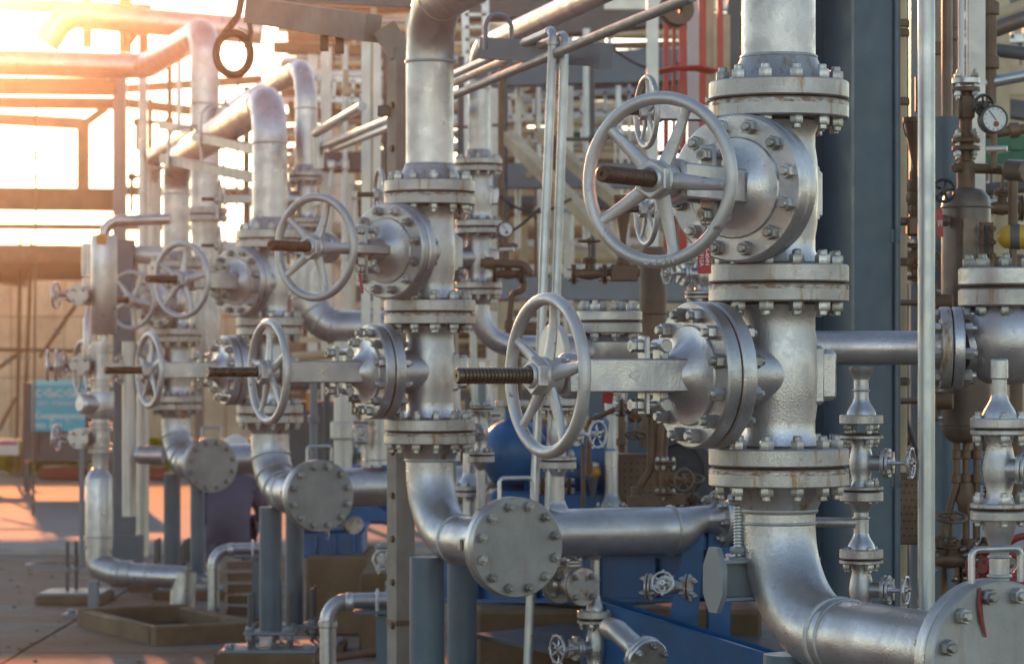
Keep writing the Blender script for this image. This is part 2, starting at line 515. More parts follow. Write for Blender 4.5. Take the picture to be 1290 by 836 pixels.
def gate_valve(loc, az, label, Lw=.755, Lt=1.034, Rw=.228, armz=.047, phase=R(90), tight=0.0, joined=False, stem=None, k=1.0, group='large gate valves on the manifold', bn=12, mark=True, gaskets=True, dome=1.0):
    base = Matrix.Translation(loc) @ Matrix.Rotation(math.pi + R(az), 4, 'Z') @ Matrix.Scale(k, 4)
    v = thing('gate_valve', label, 'valve', base, group)
    b0 = .20 - tight                     # bonnet flange start
    key = ('gv', tight, armz, dome)
    def body():
        m = M()
        m.lathe([(.10, -.215), (.118, -.20), (.104, -.165), (.104, -.13), (.110, -.09), (.113, 0), (.110, .09), (.104, .13), (.104, .165), (.118, .20), (.10, .215)], None, 40)
        m.lathe([(.0, -.07), (.085, -.068), (.100, -.05), (.102, .03), (.104, b0 - .07), (.13, b0 - .02), (.14, b0 + .005)], RX, 40, (.92, 1.0))
        m.box((-.128, 0, 0), (.075, .125, .148), b=.014)
        m.box((-.085, 0, 0), (.05, .16, .17), b=.03)
        return m.data('body', SIL)
    link('body', cached(key + ('body',), body), v)
    def vfl(sg):
        def fn():
            m = M()
            pr = disc(.2, .208, FZ - .004, .0)
            m.lathe(pr if sg > 0 else [(r, -z) for r, z in reversed(pr)], None, 56)
            return m.data('flange', SILF)
        return cached(key + ('fl', sg), fn)
    link('flange', vfl(1), v); link('flange', vfl(-1), v)
    if gaskets:
        def gk():
            m = M()
            for z in (FZ, ):
                m.lathe([(0, z - .006), (.186, z - .006), (.186, z + .006), (0, z + .006)], None, 40)
            return m.data('gasket', GASK)
        me = cached(key + ('gk',), gk)
        link('gasket', me, v); link('gasket', me, v, Matrix.Translation((0, 0, -2 * FZ)))
    def frg():
        m = M(); m.lathe([(.1985, FZ - .0035), (.2006, FZ - .0065), (.2006, FZ - .019)], None, 56)
        return m.data('rust_fringe', FRINGE)
    link('rust_fringe', cached(key + ('fr',), frg), v)
    def bfl(x0):
        def fn():
            m = M(); m.lathe(disc(.207, x0, x0 + .046, 0, .006), RX, 56)
            return m.data('bonnet_flange', SIL)
        return cached(key + ('bf', round(x0, 3)), fn)
    link('bonnet_flange', bfl(b0), v); link('bonnet_flange', bfl(b0 + .051), v)
    def gk2():
        m = M(); m.lathe([(0, b0 + .045), (.2, b0 + .045), (.2, b0 + .052), (0, b0 + .052)], RX, 40)
        return m.data('gasket', GASK)
    link('gasket', cached(key + ('gk2',), gk2), v)
    xf = b0 + .097
    def bonnet():
        m = M()
        m.lathe([(.0, xf - .004), (.142, xf - .004), (.142, xf + .004), (.138, xf + .008), (.12, xf + .010), (.100 + .012 * (1 - dome), xf + .010 + .008 * dome), (.086 + .012 * (1 - dome), xf + .012 + .022 * dome), (.075, xf + .016 + .039 * dome), (.064, xf + .022 + .056 * dome), (.052, xf + .03 + .06 * dome), (.046, xf + .12), (.046, xf + .135), (0, xf + .135)], RX, 40)
        return m.data('bonnet', SIL)
    link('bonnet', cached(key + ('bon',), bonnet), v)
    xh = Lw - .045
    def yoke():
        m = M()
        for sg in (-1, 1):
            y = .052 * sg
            m.add([], [])
            m.box(((xf + .05 + xh) / 2, y, 0), (xh - xf - .05 + .02, .022, armz * 2), b=.005)
        m.box((xf + .045 - .015 * (1 - dome), 0, 0), (.05 + .03 * (1 - dome), .126, armz * 2.0 + .004), b=.012)
        m.lathe([(.0, xh - .05), (.058, xh - .05), (.064, xh - .04), (.064, xh - .012), (.058, xh - .004), (.050, xh), (.050, xh + .012), (0, xh + .012)], RX, 32)
        if mark:
            for a, b_ in (((.0, -.014), (.028, .0)), ((.028, .0), (.0, .014))):
                for sg in (-1, 1):
                    xm = (xf + xh) / 2
                    m.bar((xm + a[0], .0635 * sg, a[1]), (xm + b_[0], .0635 * sg, b_[1]), .005, .003, up=Y)
        return m.data('yoke', SIL)
    link('yoke', cached(key + ('yoke', Lw), yoke), v)
    def gland():
        m = M()
        xg = xf + .15
        m.box((xg, 0, 0), (.018, .045, .22), b=.008)
        m.lathe([(.03, xg - .03), (.036, xg - .02), (.036, xg + .012), (.028, xg + .016)], RX, 20)
        for sg in (-1, 1):
            zz = sg * .082
            m.cyl((xg - .06, 0, zz), (xg + .045, 0, zz), .010, n=12)
            hexnut(m, xg + .009, .02, .032, Matrix.Translation((0, 0, zz)) @ RX)
            hexnut(m, xg + .031, .014, .032, Matrix.Translation((0, 0, zz)) @ RX)
            m.cyl((xg - .055, -.034, zz), (xg - .055, .034, zz), .019, n=16, ch=.003)
            m.box((xg - .055, 0, zz * .72), (.03, .05, .055), b=.006)
        return m.data('gland', SILB)
    link('gland', cached(key + ('gland',), gland), v)
    def st():
        m = M()
        pr = [(0, xf + .1), (.02, xf + .1), (.02, Lw + .03)]
        x = Lw + .03
        while x < Lt - .012:
            pr += [(.0185, x), (.0185, x + .0022), (.0225, x + .0045), (.0225, x + .0085)]
            x += .011
        pr += [(.0215, Lt - .004), (.018, Lt), (.006, Lt), (.004, Lt - .006), (0, Lt - .006)]
        m.lathe(pr, RX, 22)
        return m.data('stem', stem or STEMT)
    link('stem', cached(key + ('stem', Lw, Lt, (stem or STEMT).name), st), v)
    h = wheel_parts(v, Lw, Rw, .0175, 5, phase, .052)
    def nut():
        m = M()
        hexnut(m, Lw + .018, .032, .092, RX)
        m.lathe([(.034, Lw + .046), (.036, Lw + .052), (.030, Lw + .058), (.024, Lw + .054)], RX, 24)
        return m.data('wheel_nut', SILW)
    link('wheel_nut', cached(key + ('nut', Lw), nut), v)
    hf = .0515
    bolt_ring(v, Matrix.Translation((0, 0, FZ)), .166, 12, hf + .001, R(15), joined)
    bolt_ring(v, Matrix.Translation((0, 0, -FZ)), .166, 12, hf + .001, R(15), joined)
    bolt_ring(v, Matrix.Translation((b0 + .0485, 0, 0)) @ RX, .174, bn, .0485, R(13), joined)
    return v, h

# ------------------------------------------------------------------ pipe spools
ROW = Vector((math.sin(R(-13.6)), math.cos(R(13.6)), 0)).normalized()     # along the row, away from the camera
HDR = Vector((math.sin(R(26)), -math.cos(R(26)), 0))                      # header axis, towards the camera
BRN = Vector((math.cos(R(26)), math.sin(R(26)), 0))                       # branch axis, to the right
def ring(t_, p, axis, r, t=.006, n=40):
    m = M(); m.torus(frame(p, axis), r, t * 1.15, n, 8, sq=1.0)
    part('weld_bead', m, WELD, t_)
def weld_neck(m, p, axis, Ro, r, th=.05, neck=.07, gap=.004, n=56):
    """flange with its face at p, pipe leaving along -axis"""
    m.lathe([(0, -gap), (Ro - .004, -gap), (Ro, -gap - .004), (Ro, -gap - th + .004), (Ro - .004, -gap - th), (r * 1.38, -gap - th), (r * 1.3, -gap - th - .006), (r * 1.04, -gap - th - neck), (0, -gap - th - neck)][::-1], frame(p, axis), n)
ZT, ZM, ZL = 2.504, 1.984, 1.460
ZH = 1.0
COLS = [(981, 8.4), (541.5, 12.9), (340, 17.6), (222, 22.8)]
def colpos(i):
    px, D = COLS[i]
    return Vector(((px - 645) * D / F, D, 0))
words = ['nearest the camera on the right', 'in the middle of the picture', 'third from the camera', 'farthest back on the left']
PR = .105
def crossover(i, j, label):
    a, b = colpos(i), colpos(j)
    t = thing('crossover_pipe', label, 'pipe', a + Z * (ZT), 'large bare silver pipes over the manifold')
    m = M()
    zt = 3.34
    m.tube(fillet([a + Z * (ZT + .12), a + Z * zt, b + Z * zt, b + Z * (ZT + .12)], .25, 14), PR, 36)
    part('pipe', m, SIL, t)
    for c in (a, b):
        m = M(); weld_neck(m, c + Z * ZT, -Z, .2, PR); part('flange', m, SILF, t)
    for c in (a, b):
        ring(t, c + Z * (ZT + .125), Z, PR, .006); ring(t, c + Z * (zt - .26), Z, PR, .006)
    d = (b - a).normalized()
    ring(t, a + Z * zt + d * .26, d, PR, .006); ring(t, b + Z * zt - d * .26, d, PR, .006)
crossover(0, 1, 'big silver pipe bending down onto the two nearest valve columns')
crossover(2, 3, 'big silver gooseneck pipe linking the two rear valve columns')

UP = [dict(az=57, Lw=.68, Lt=.975, Rw=.236, tight=.035, phase=R(66), stem=STEM), dict(az=52, Lw=.75, Lt=1.03, armz=.02, phase=R(70), stem=STEM),
      dict(az=52, Lw=.75, Lt=1.03, phase=R(80), stem=STEM), dict(az=60, Lw=.57, Lt=.85, phase=R(60), tight=.04, stem=STEM)]
LOW = [dict(phase=R(80)), dict(phase=R(95)), dict(phase=R(88), stem=STEM), dict(phase=R(90), stem=STEM)]
lab_up = ['large silver gate valve with big round handwheel turned to the camera, nearest upper valve',
          'upper silver gate valve of the middle column, brown stem and thin red tag hanging',
          'upper silver gate valve of the third column, wheel facing left over the lower one',
          'upper silver gate valve of the farthest column, wheel half behind another wheel']
lab_low = ['lower gate valve of the nearest column with long threaded stem and oval seen wheel',
           'lower gate valve of the middle column, dark threaded stem through narrow seen wheel',
           'lower gate valve of the third column, brown stem and narrow seen handwheel',
           'lower gate valve of the farthest column, its wheel beside the small left valves']
for i in range(4):
    c = colpos(i)
    gate_valve(c + Z * ((ZT + ZM) / 2), label=lab_up[i], joined=i > 2, dome=.35, **UP[i])
    gate_valve(c + Z * ((ZL + ZM) / 2), 28 if i == 0 else 26, label=lab_low[i], joined=i > 2, dome=.75, **LOW[i])
HL = [1.08, .88, .80, .80]
def header(i):
    c = colpos(i); L = HL[i]
    e = c + HDR * L + Z * ZH
    t = thing('header_elbow', ['silver elbow pipe sweeping right to a large bolted blind flange at the bottom corner',
                               'silver elbow with round bolted blind flange facing the camera in the middle',
                               'silver elbow with clad joint bands and blind flange, third from the camera',
                               'silver elbow with blind flange above the crouching worker'][i], 'pipe elbow', c + Z * .9, 'header elbows with blind flanges')
    m = M()
    pf = e - HDR * .105
    m.tube(fillet([c + Z * (ZL - .12), c + Z * ZH, pf], .30, 20), PR if i < 2 else PR + .01, 40)
    part('pipe', m, SIL, t)
    m = M(); weld_neck(m, c + Z * ZL, Z, .2, PR); part('flange', m, SILF, t)
    m = M(); m.lathe([(.1985, ZL - .0035), (.2006, ZL - .0065), (.2006, ZL - .019)], Matrix.Translation(c), 56); part('rust_fringe', m, FRINGE, t)
    m = M(); m.lathe(disc(.207, -.085, -.044, 0), frame(e, HDR), 56); part('flange', m, SIL, t)
    m = M(); m.lathe(disc(.207, -.040, 0, 0), frame(e, HDR), 56)
    part('blind_flange', m, FACE, t)
    m = M(); m.lathe([(.0, -.046), (.198, -.046), (.198, -.038), (0, -.038)], frame(e, HDR), 40); part('gasket', m, GASK, t)
    ring(t, c + Z * (ZL - .125), Z, PR, .007)
    ring(t, c + Z * (ZH + .30), Z, PR, .004) if i == 0 else None
    ring(t, c + HDR * .31 + Z * ZH, HDR, PR + (.0 if i < 2 else .01), .007)
    if i == 0: ring(t, c + HDR * .36 + Z * ZH, HDR, PR, .005)
    if i >= 2:
        for q in range(3):
            a = R(20 + 25 * q)
            cc = c + Z * (ZH + .3) + HDR * .3
            d0 = -HDR * math.cos(a) - Z * math.sin(a)
            ring(t, cc + d0 * .3, (-Z * math.cos(a) + HDR * math.sin(a)), PR + .012, .005)
    fm = MW[t.name].inverted() @ frame(e - HDR * .0425, HDR, Z)
    bolt_ring(t, fm, .173, 12, .043, R(15), i > 2)
    s = HDR.cross(Z).normalized()
    m = M()
    top = e - HDR * .02 + Z * .2
    hw = .075
    m.tube(fillet([top - s * hw, top - s * hw + Z * .085, top + s * hw + Z * .085, top + s * hw], .02, 6), .009, 10)
    part('handle', m, SIL, t)
    if i in (1, 2):
        m = M(); q = c + HDR * (L - .24) + Z * ZH - BRN * (PR + .005)
        mm = frame(q, -BRN, Z)
        m.box((0, 0, 0), (.055, .1, .05), mm, .004); part('name_plate', m, SIL, t)
        m = M(); m.box((0, .018, .026), (.045, .03, .006), mm, .002); part('name_plate', m, BLACK, t)
    return e
HE = [header(i) for i in range(4)]

# ------------------------------------------------------------------ small valves and pipe strings
def small_valve(pos, pipe_dir, stem_dir, Rf, H, label, stem_len, Rw, group='small drain and vent valves', mat=None, nb=4, ends=(2, 2), wheel_mat=None, knobs=6, joined=True, body_r=.5, name='drain_valve', ns=5, wheel=True):
    mat = mat or SIL
    z = Vector(pipe_dir).normalized(); x = Vector(stem_dir); x = (x - z * x.dot(z)).normalized()
    y = z.cross(x)
    mw = Matrix((x, y, z)).transposed().to_4x4(); mw.translation = pos
    v = thing(name, label, 'valve', mw, group)
    br = Rf * body_r
    ft = Rf * .20
    m = M()
    m.lathe([(0, -H + ft), (br * 1.05, -H + ft), (br * .8, -H * .62), (br * 1.0, -H * .3), (br * 1.12, 0), (br * 1.0, H * .3), (br * .8, H * .62), (br * 1.05, H - ft), (0, H - ft)], None, 24)
    m.lathe([(0, 0), (br * .72, 0), (br * .72, Rf * .95), (br * .9, Rf * 1.0), (0, Rf * 1.0)], RX, 20)
    part('body', m, mat, v, local=True)
    for sg, e in ((1, ends[0]), (-1, ends[1])):
        if not e: continue
        m = M(); pr = disc(Rf, H - ft, H - .003, 0, .002)
        m.lathe(pr if sg > 0 else [(r, -q) for r, q in reversed(pr)], None, 28); part('flange', m, SILF if mat is SIL else mat, v, local=True)
        m = M(); m.lathe([(0, sg * H - .004), (Rf * .85, sg * H - .004), (Rf * .85, sg * H + .004), (0, sg * H + .004)], None, 24); part('gasket', m, GASK, v, local=True)
        if e == 2:
            m = M(); pr = disc(Rf, H + .003, H + ft, 0, .002)
            m.lathe(pr if sg > 0 else [(r, -q) for r, q in reversed(pr)], None, 28); part('blind_flange', m, SILF if mat is SIL else mat, v, local=True)
        bolt_ring(v, Matrix.Translation((0, 0, sg * H)), Rf * .74, nb, ft, R(45), joined and nb > 20, af=Rf * .33, nh=Rf * .26, sr=Rf * .11, ext=Rf * .14)
    x0 = Rf * 1.0
    rb = Rf * .68
    m = M(); m.lathe(disc(rb, x0, x0 + ft * .8, 0, .002), RX, 24); m.lathe(disc(rb, x0 + ft * .8 + .003, x0 + ft * 1.7, 0, .002), RX, 24)
    m.lathe([(0, x0 + ft * 1.6), (rb * .6, x0 + ft * 1.6), (rb * .45, x0 + ft * 2.6), (0, x0 + ft * 2.6)], RX, 20)
    part('bonnet', m, mat, v, local=True)
    m = M()
    for k in range(4):
        a = R(45) + k * math.pi / 2
        c = Vector((x0 - ft * .3, rb * .78 * math.cos(a), rb * .78 * math.sin(a)))
        hexnut(m, 0, ft * 2.5, Rf * .26, Matrix.Translation(c) @ RX)
    o = part('bonnet_bolts', m, SILB if mat is SIL else mat, v, local=True); o['kind'] = 'stuff'
    if not wheel: return v
    xl = stem_len
    m = M()
    for sg in (-1, 1):
        m.tube([(x0 + ft * 1.6, sg * rb * .5, 0), (x0 + (xl - x0) * .5, sg * rb * .5, 0), (xl - Rw * .2, sg * rb * .16, 0)], rb * .13, 8)
    m.lathe([(0, xl - Rw * .3), (rb * .26, xl - Rw * .3), (rb * .26, xl - Rw * .08), (0, xl - Rw * .08)], RX, 14)
    part('yoke', m, mat, v, local=True)
    m = M(); m.cyl((x0, 0, 0), (xl + Rw * .3, 0, 0), Rw * .09, n=10); part('stem', m, STEMT, v, local=True)
    wheel_parts(v, xl, Rw, Rw * .10, ns, R(90), Rw * .26, wheel_mat or mat, knobs, hubx=(-Rw * .15, Rw * .18), sp=(Rw * .1, Rw * .07))
    return v

def pipe_string(name, label, cat, o, axis, segs, group=None, mat=None, nb=4):
    """coaxial pipe pieces along axis from o: segs of (kind, a, b, r0, r1)"""
    mat = mat or SIL
    fr = frame(o, axis)
    t = thing(name, label, cat, o, group)
    lo = MW[t.name].inverted() @ fr
    for sg in segs:
        k, a, b = sg[0], sg[1], sg[2]
        if k == 'pipe':
            m = M(); m.lathe([(0, a), (sg[3], a), (sg[4] if len(sg) > 4 else sg[3], b), (0, b)], lo, 24); part('pipe', m, mat, t, local=True)
        elif k == 'cone':
            m = M()
            m.lathe([(0, a)] + [(sg[3] + (sg[4] - sg[3]) * (3 * q * q - 2 * q ** 3), a + (b - a) * q) for q in (0, .2, .4, .6, .8, 1)] + [(0, b)], lo, 24); part('reducer', m, mat, t, local=True)
        elif k == 'flange':
            m = M(); m.lathe(disc(sg[3], a, b, 0, .003), lo, 32); part('flange', m, SILF if mat is SIL else mat, t, local=True)
        elif k == 'bead':
            m = M(); m.torus(lo @ Matrix.Translation((0, 0, a)), sg[3], b, 32, 8); part('weld_bead', m, WELD, t, local=True)
        elif k == 'bolts':
            Rf = sg[3]
            bolt_ring(t, lo @ Matrix.Translation((0, 0, a)), Rf * .78, sg[4], b, R(20), False, af=Rf * .2, nh=Rf * .16, sr=Rf * .07, ext=Rf * .08)
        elif k == 'coupling':
            m = M(); m.lathe(disc(sg[3], a, b, 0, .004), lo, 20); part('coupling', m, mat, t, local=True)
        elif k == 'gasket':
            m = M(); m.lathe([(0, a), (sg[3], a), (sg[3], b), (0, b)], lo, 24); part('gasket', m, GASK, t, local=True)
    return t

def zat(py, D): return CAM_Z + (460 - py) * D / F
def xat(px, D): return (px - 645) * D / F

def run(name, label, cat, pts, r, mat, rad=.1, n=16, group=None, couplings=(), seg=8):
    """a bent pipe; couplings at given polyline corner indices"""
    pts = [Vector(p) for p in pts]
    if couplings or len(pts) > 2:
        t = thing(name, label, cat, pts[0], group)
        m = M(); m.tube(fillet(pts, rad, seg) if len(pts) > 2 else pts, r, n); part('pipe', m, mat, t)
        for i in couplings:
            for d, q in ((pts[i - 1] - pts[i], 1), (pts[i + 1] - pts[i], 1)):
                d = d.normalized()
                m = M(); m.cyl(pts[i] + d * rad * .9, pts[i] + d * (rad * .9 + r * 1.1), r * 1.22, n=n, ch=r * .15); part('coupling', m, mat, t)
        return t
    m = M(); m.tube(pts, r, n)
    return solo(name, m, mat, label, cat, group)

# --- nearest column: drains, branch, supports
D = 8.72
x = xat(1085, D)
q = lambda py: zat(py, 8.72)
pipe_string('drain_riser', 'thin silver riser with flared end hanging under the horizontal branch pipe', 'pipe', (x, D, q(534)), Z,
            [('cone', .028, .075, .044, .023), ('pipe', .075, q(478) - q(534), .022), ('bead', .1, .004, .022), ('cone', q(478) - q(534), q(462) - q(534), .024, .038), ('flange', 0, .028, .065)])
small_valve(Vector((x, D, (q(547) + q(618)) / 2)), Z, Vector((.93, -.36, 0)), .065, (q(547) - q(618)) / 2, 'small silver drain valve with knobbed wheel between two flanges right of near column', .150, .048, ends=(1, 1))
o = pipe_string('drain_riser', 'short silver drain spool with side branch between two small valves beside the near column', 'pipe', (x, D, q(703)), Z,
            [('flange', 0, .028, .065), ('cone', .028, .075, .042, .022), ('pipe', .075, q(645) - q(703), .022), ('bead', .12, .004, .022), ('cone', q(645) - q(703), q(631) - q(703), .022, .042), ('flange', q(631) - q(703), q(619) - q(703), .065)])
m = M(); m.cyl((x, D, q(658)), (x - .16, D + .03, q(658)), .0155, n=16); part('pipe', m, SIL, o)
small_valve(Vector((x, D, q(742))), Z, Vector((.93, -.36, 0)), .065, q(704) - q(742), 'lowest silver drain valve with knobbed wheel showing over the near elbow', .135, .044, ends=(1, 1))

# horizontal branch and the check valve on the right edge
D = 9.12
zb = zat(438, D)
ax = Vector((1, -.06, 0)).normalized()
pipe_string('branch_pipe', 'horizontal silver pipe from near column to the bolted flange on right', 'pipe', P(985, 438, 9.12), ax,
            [('pipe', 0, .43, .053), ('bead', .43, .004, .053), ('cone', .43, .485, .053, .07), ('flange', .485, .518, .127)])
cv = thing('check_valve', 'silver bulbous valve body with bolted round cover at right edge', 'valve', P(1267, 480, D))
c = P(1267, 430, D)
m = M()
m.lathe([(0, -.135), (.06, -.13), (.11, -.10), (.145, -.04), (.150, .02), (.135, .07), (.112, .10), (.105, .14), (.108, .165), (.13, .18)], Matrix.Translation(c), 40)
pc = P(985, 438, 9.12)
m.cyl(pc + ax * .555, c, .068, .12, n=36)
part('body', m, SIL, cv)
m = M(); m.lathe(disc(.127, .522, .555, 0, .004), frame(pc, ax), 48); part('flange', m, SIL, cv)
m = M(); m.lathe([(0, .515), (.115, .515), (.115, .524), (0, .524)], frame(pc, ax), 40); part('gasket', m, GASK, cv)
inv = MW[cv.name].inverted()
bolt_ring(cv, inv @ frame(pc + ax * .520, ax), .104, 8, .036, R(10), af=.032, nh=.024, sr=.011)
zc = zat(362, D)
for a, b, mt in ((zc + .005, zc + .06, SIL), (zc - .06, zc - .005, SILF)):
    m = M(); m.lathe(disc(.147, a, b, 0, .005), Matrix.Translation((c.x, c.y, 0)), 48); part('flange', m, mt, cv)
m = M(); m.lathe([(0, zc - .006), (.136, zc - .006), (.136, zc + .006), (0, zc + .006)], Matrix.Translation((c.x, c.y, 0)), 40); part('gasket', m, GASK, cv)
bolt_ring(cv, inv @ Matrix.Translation((c.x, c.y, zc)), .118, 10, .061, R(-100))
m = M(); mm = frame(P(1297, 430, 9.0), (.2, -1, 0), Z); m.box((0, 0, 0), (.075, .07, .02), mm, .008); part('boss', m, SIL, cv)

# vent assembly on the near header, in front of the check valve
c1 = colpos(0)
D = 7.95
hx = c1 + HDR * .93
D = hx.y; x = xat(1259, D)
q = lambda py: zat(py, D)
pipe_string('vent_riser', 'silver flared stub rising from the near header behind its lifting handle', 'pipe', (x, D, q(735)), Z,
            [('pipe', 0, .075, .026), ('bead', .02, .005, .028), ('bead', .07, .004, .027), ('cone', .075, q(655) - q(735), .024, .045), ('flange', q(655) - q(735), q(643) - q(735), .075)])
small_valve(Vector((x, D, (q(641) + q(540)) / 2)), Z, Vector((.75, -.66, 0)), .075, (q(540) - q(641)) / 2, 'silver vent valve with round bonnet flange at the right edge, cast mark on its body', .16, .05, body_r=.52, ends=(1, 1))
pipe_string('vent_riser', 'silver flared nipple standing on the upper flange at the right edge', 'pipe', (x, D, q(539)), Z,
            [('flange', 0, .026, .075), ('cone', .026, .085, .046, .021), ('pipe', .085, q(478) - q(539), .019), ('coupling', q(478) - q(539), q(452) - q(539), .0225)])

# conduit pole
D = 8.62
pl = run('conduit_pole', 'tall thin pale conduit pole standing between near column and brown vessel', 'pipe', [(xat(1167, D), D, 0), (xat(1167, D), D, 3.2)], .0255, GALV)
# blue grey H column
D = 10.3
cb = Vector((xat(1072, D), D + .05, 0))
hc = thing('steel_column', 'tall dark blue grey steel H column behind the near valve column', 'column', cb)
m = M(); m.ibeam(cb, cb + Z * 5.2, .19, .36, .018, .012, up=HDR); part('shaft', m, DKBLUE, hc)
for k in range(5):
    m = M(); m.box(tuple(cb + HDR * .182 + Z * (.5 + k * .85) + BRN * .07), (.035, .012, .05), b=.004); part('cable_clip', m, DKBLUE, hc)
m = M(); m.cyl(cb + HDR * .188 + BRN * .07, cb + HDR * .188 + BRN * .07 + Z * 5, .006, n=8); part('cable', m, DKBLUE, hc)
for sg in (-1, 1):
    m = M(); m.cyl(cb + HDR * .163 + BRN * .008 * sg, cb + HDR * .163 + BRN * .008 * sg + Z * 5, .005, n=6); part('weld_bead', m, DKBLUE, hc)
m = M(); m.box((cb.x, cb.y, .012), (.4, .4, .024)); part('base_plate', m, BLUEG, hc)

# support under the near elbow: pipe post, stub beam with end plate, screw jack
c = c1 + HDR * .06
sp = thing('pipe_support', 'blue grey post with stub beam and screw jack under the near elbow', 'pipe support', c)
m = M(); m.cyl(c, c + Z * .93, .075, n=32); part('post', m, BLUEG, sp)
b0, b1 = P(903, 730, 8.36), P(903, 730, 8.36) + BRN * .32
m = M(); m.ibeam(b0, b1, .09, .115, .009, .007); part('stub_beam', m, GREYS, sp)
m = M(); mm = frame(b0 - BRN * .006, BRN, Z)
m.lathe([(0, -.008), (1, -.008), (1, .008), (0, .008)], mm @ Matrix.Diagonal((.1, .06, 1, 1)) @ Matrix.Rotation(R(22.5), 4, 'Z'), 8); part('end_plate', m, GREYS, sp)
m = M(); j = P(931, 700, 8.4); m.cyl(j, P(931, 634, 8.4), .014, n=14)
zz = j.z
while zz < zat(636, 8.4):
    m.torus(Matrix.Translation((j.x, j.y, zz)), .014, .0025, 14, 6); zz += .009
part('jack_screw', m, GALV, sp)
for py in (633, 703):
    m = M(); m.box(tuple(P(931, py, 8.4) + Vector((.02, .05, 0))), (.1, .16, .012)); part('jack_plate', m, GREYS, sp)
m = M(); hexnut(m, 0, .02, .045, Matrix.Translation(P(931, 697, 8.4))); part('jack_nut', m, GREYS, sp)
# second post of the near support
run('support_post', 'thin blue grey post right of the blue pedestal at the bottom', 'post', [(xat(1012, 9.6), 9.6, 0), (xat(1012, 9.6), 9.6, .95)], .06, BLUEG)

# --- posts and bases under the other headers
def support(i, pxs, label):
    for (px, D, r, zt), lb in zip(pxs, label):
        c = Vector((xat(px, D), D, 0))
        t = thing('support_post', lb, 'post', c, 'blue grey posts under the headers')
        m = M(); m.cyl(c + Z * .16, c + Z * zt, r, n=28); part('post', m, BLUEG, t)
        m = M(); m.box((c.x, c.y, .03), (.62, .5, .06)); part('grout_pad', m, CONC, t)
        m = M(); m.box((c.x, c.y, .07), (.56, .44, .02)); part('base_plate', m, GREYS, t)
        m = M(); m.box((c.x, c.y, .17), (.30, .30, .018)); part('jack_plate', m, GREYS, t)
        for sx in (-1, 1):
            for sy in (-1, 1):
                e = c + Vector((sx * .115, sy * .115, 0))
                m = M(); m.cyl(e + Z * .08, e + Z * .40, .013, n=12); part('jack_rod', m, DKB, t)
                m = M(); hexnut(m, .18, .03, .045, Matrix.Translation(e)); hexnut(m, .13, .03, .045, Matrix.Translation(e)); part('jack_nut', m, GREYS, t)
        for sx in (-1, 1):
            m = M(); hexnut(m, .08, .03, .05, Matrix.Translation(c + Vector((sx * .23, -.16, 0)))); part('anchor_nut', m, GREYS, t)
support(1, [(538, 12.75, .076, .92), (582, 13.2, .066, .95)], ['stout blue grey post under the middle elbow beside the weathered column', 'slimmer blue grey post behind the middle blind flange'])
support(2, [(341, 17.45, .068, .91), (371, 17.9, .055, .95)], ['blue grey post under the third elbow with a white paint spot', 'slim blue grey post under the third blind flange'])
support(3, [(217, 22.9, .066, .91), (249, 22.2, .055, .85)], ['blue grey post under the farthest elbow beside square steel post', 'slim blue grey post under the farthest blind flange'])

# --- branches off the middle, third and farthest headers
def branch(i, L, r, start, label, flange_R=.128, zoff=.03):
    c = colpos(i) + HDR * start + Z * (ZH + zoff)
    t = thing('branch_pipe', label, 'pipe', c)
    e = c + BRN * L
    m = M(); m.tube([c, e], r, 36); part('pipe', m, SIL, t)
    ring(t, e, BRN, r + .001, .006)
    m = M()
    r2 = r * .58
    pts = [e + BRN * (.17 * k / 8) + Z * ((r - r2) * (3 * (k / 8) ** 2 - 2 * (k / 8) ** 3)) for k in range(9)]
    m.tube(pts, [r + (r2 - r) * (3 * (k / 8) ** 2 - 2 * (k / 8) ** 3) for k in range(9)], 36); part('reducer', m, SIL, t)
    f = pts[-1]
    m = M(); m.lathe([(0, -.01), (r2, -.01), (r2, .02), (r2 * 1.35, .06), (flange_R - .004, .06), (flange_R, .064), (flange_R, .094), (flange_R - .004, .098), (0, .098)], frame(f, BRN), 48); part('flange', m, SIL, t)
    m = M(); m.lathe(disc(flange_R, .104, .14, 0, .004), frame(f, BRN), 48); part('flange', m, BLUEG, t)
    m = M(); m.lathe([(0, .09), (flange_R * .9, .09), (flange_R * .9, .108), (0, .108)], frame(f, BRN), 36); part('gasket', m, GASK, t)
    bolt_ring(t, MW[t.name].inverted() @ frame(f + BRN * .10, BRN), flange_R * .8, 8, .038, R(8), af=.034, nh=.026, sr=.012)
    m = M(); m.cyl(f + BRN * .14, f + BRN * .5, r2, n=24); part('pipe', m, SIL, t)
    return c
branch(1, .93, .103, .50, 'thick silver branch pipe with eccentric reducer, right of the middle blind flange')
branch(2, 1.1, .115, .42, 'thick silver branch pipe behind the third blind flange')
branch(3, 1.0, .115, .40, 'thick silver branch pipe behind the farthest blind flange')

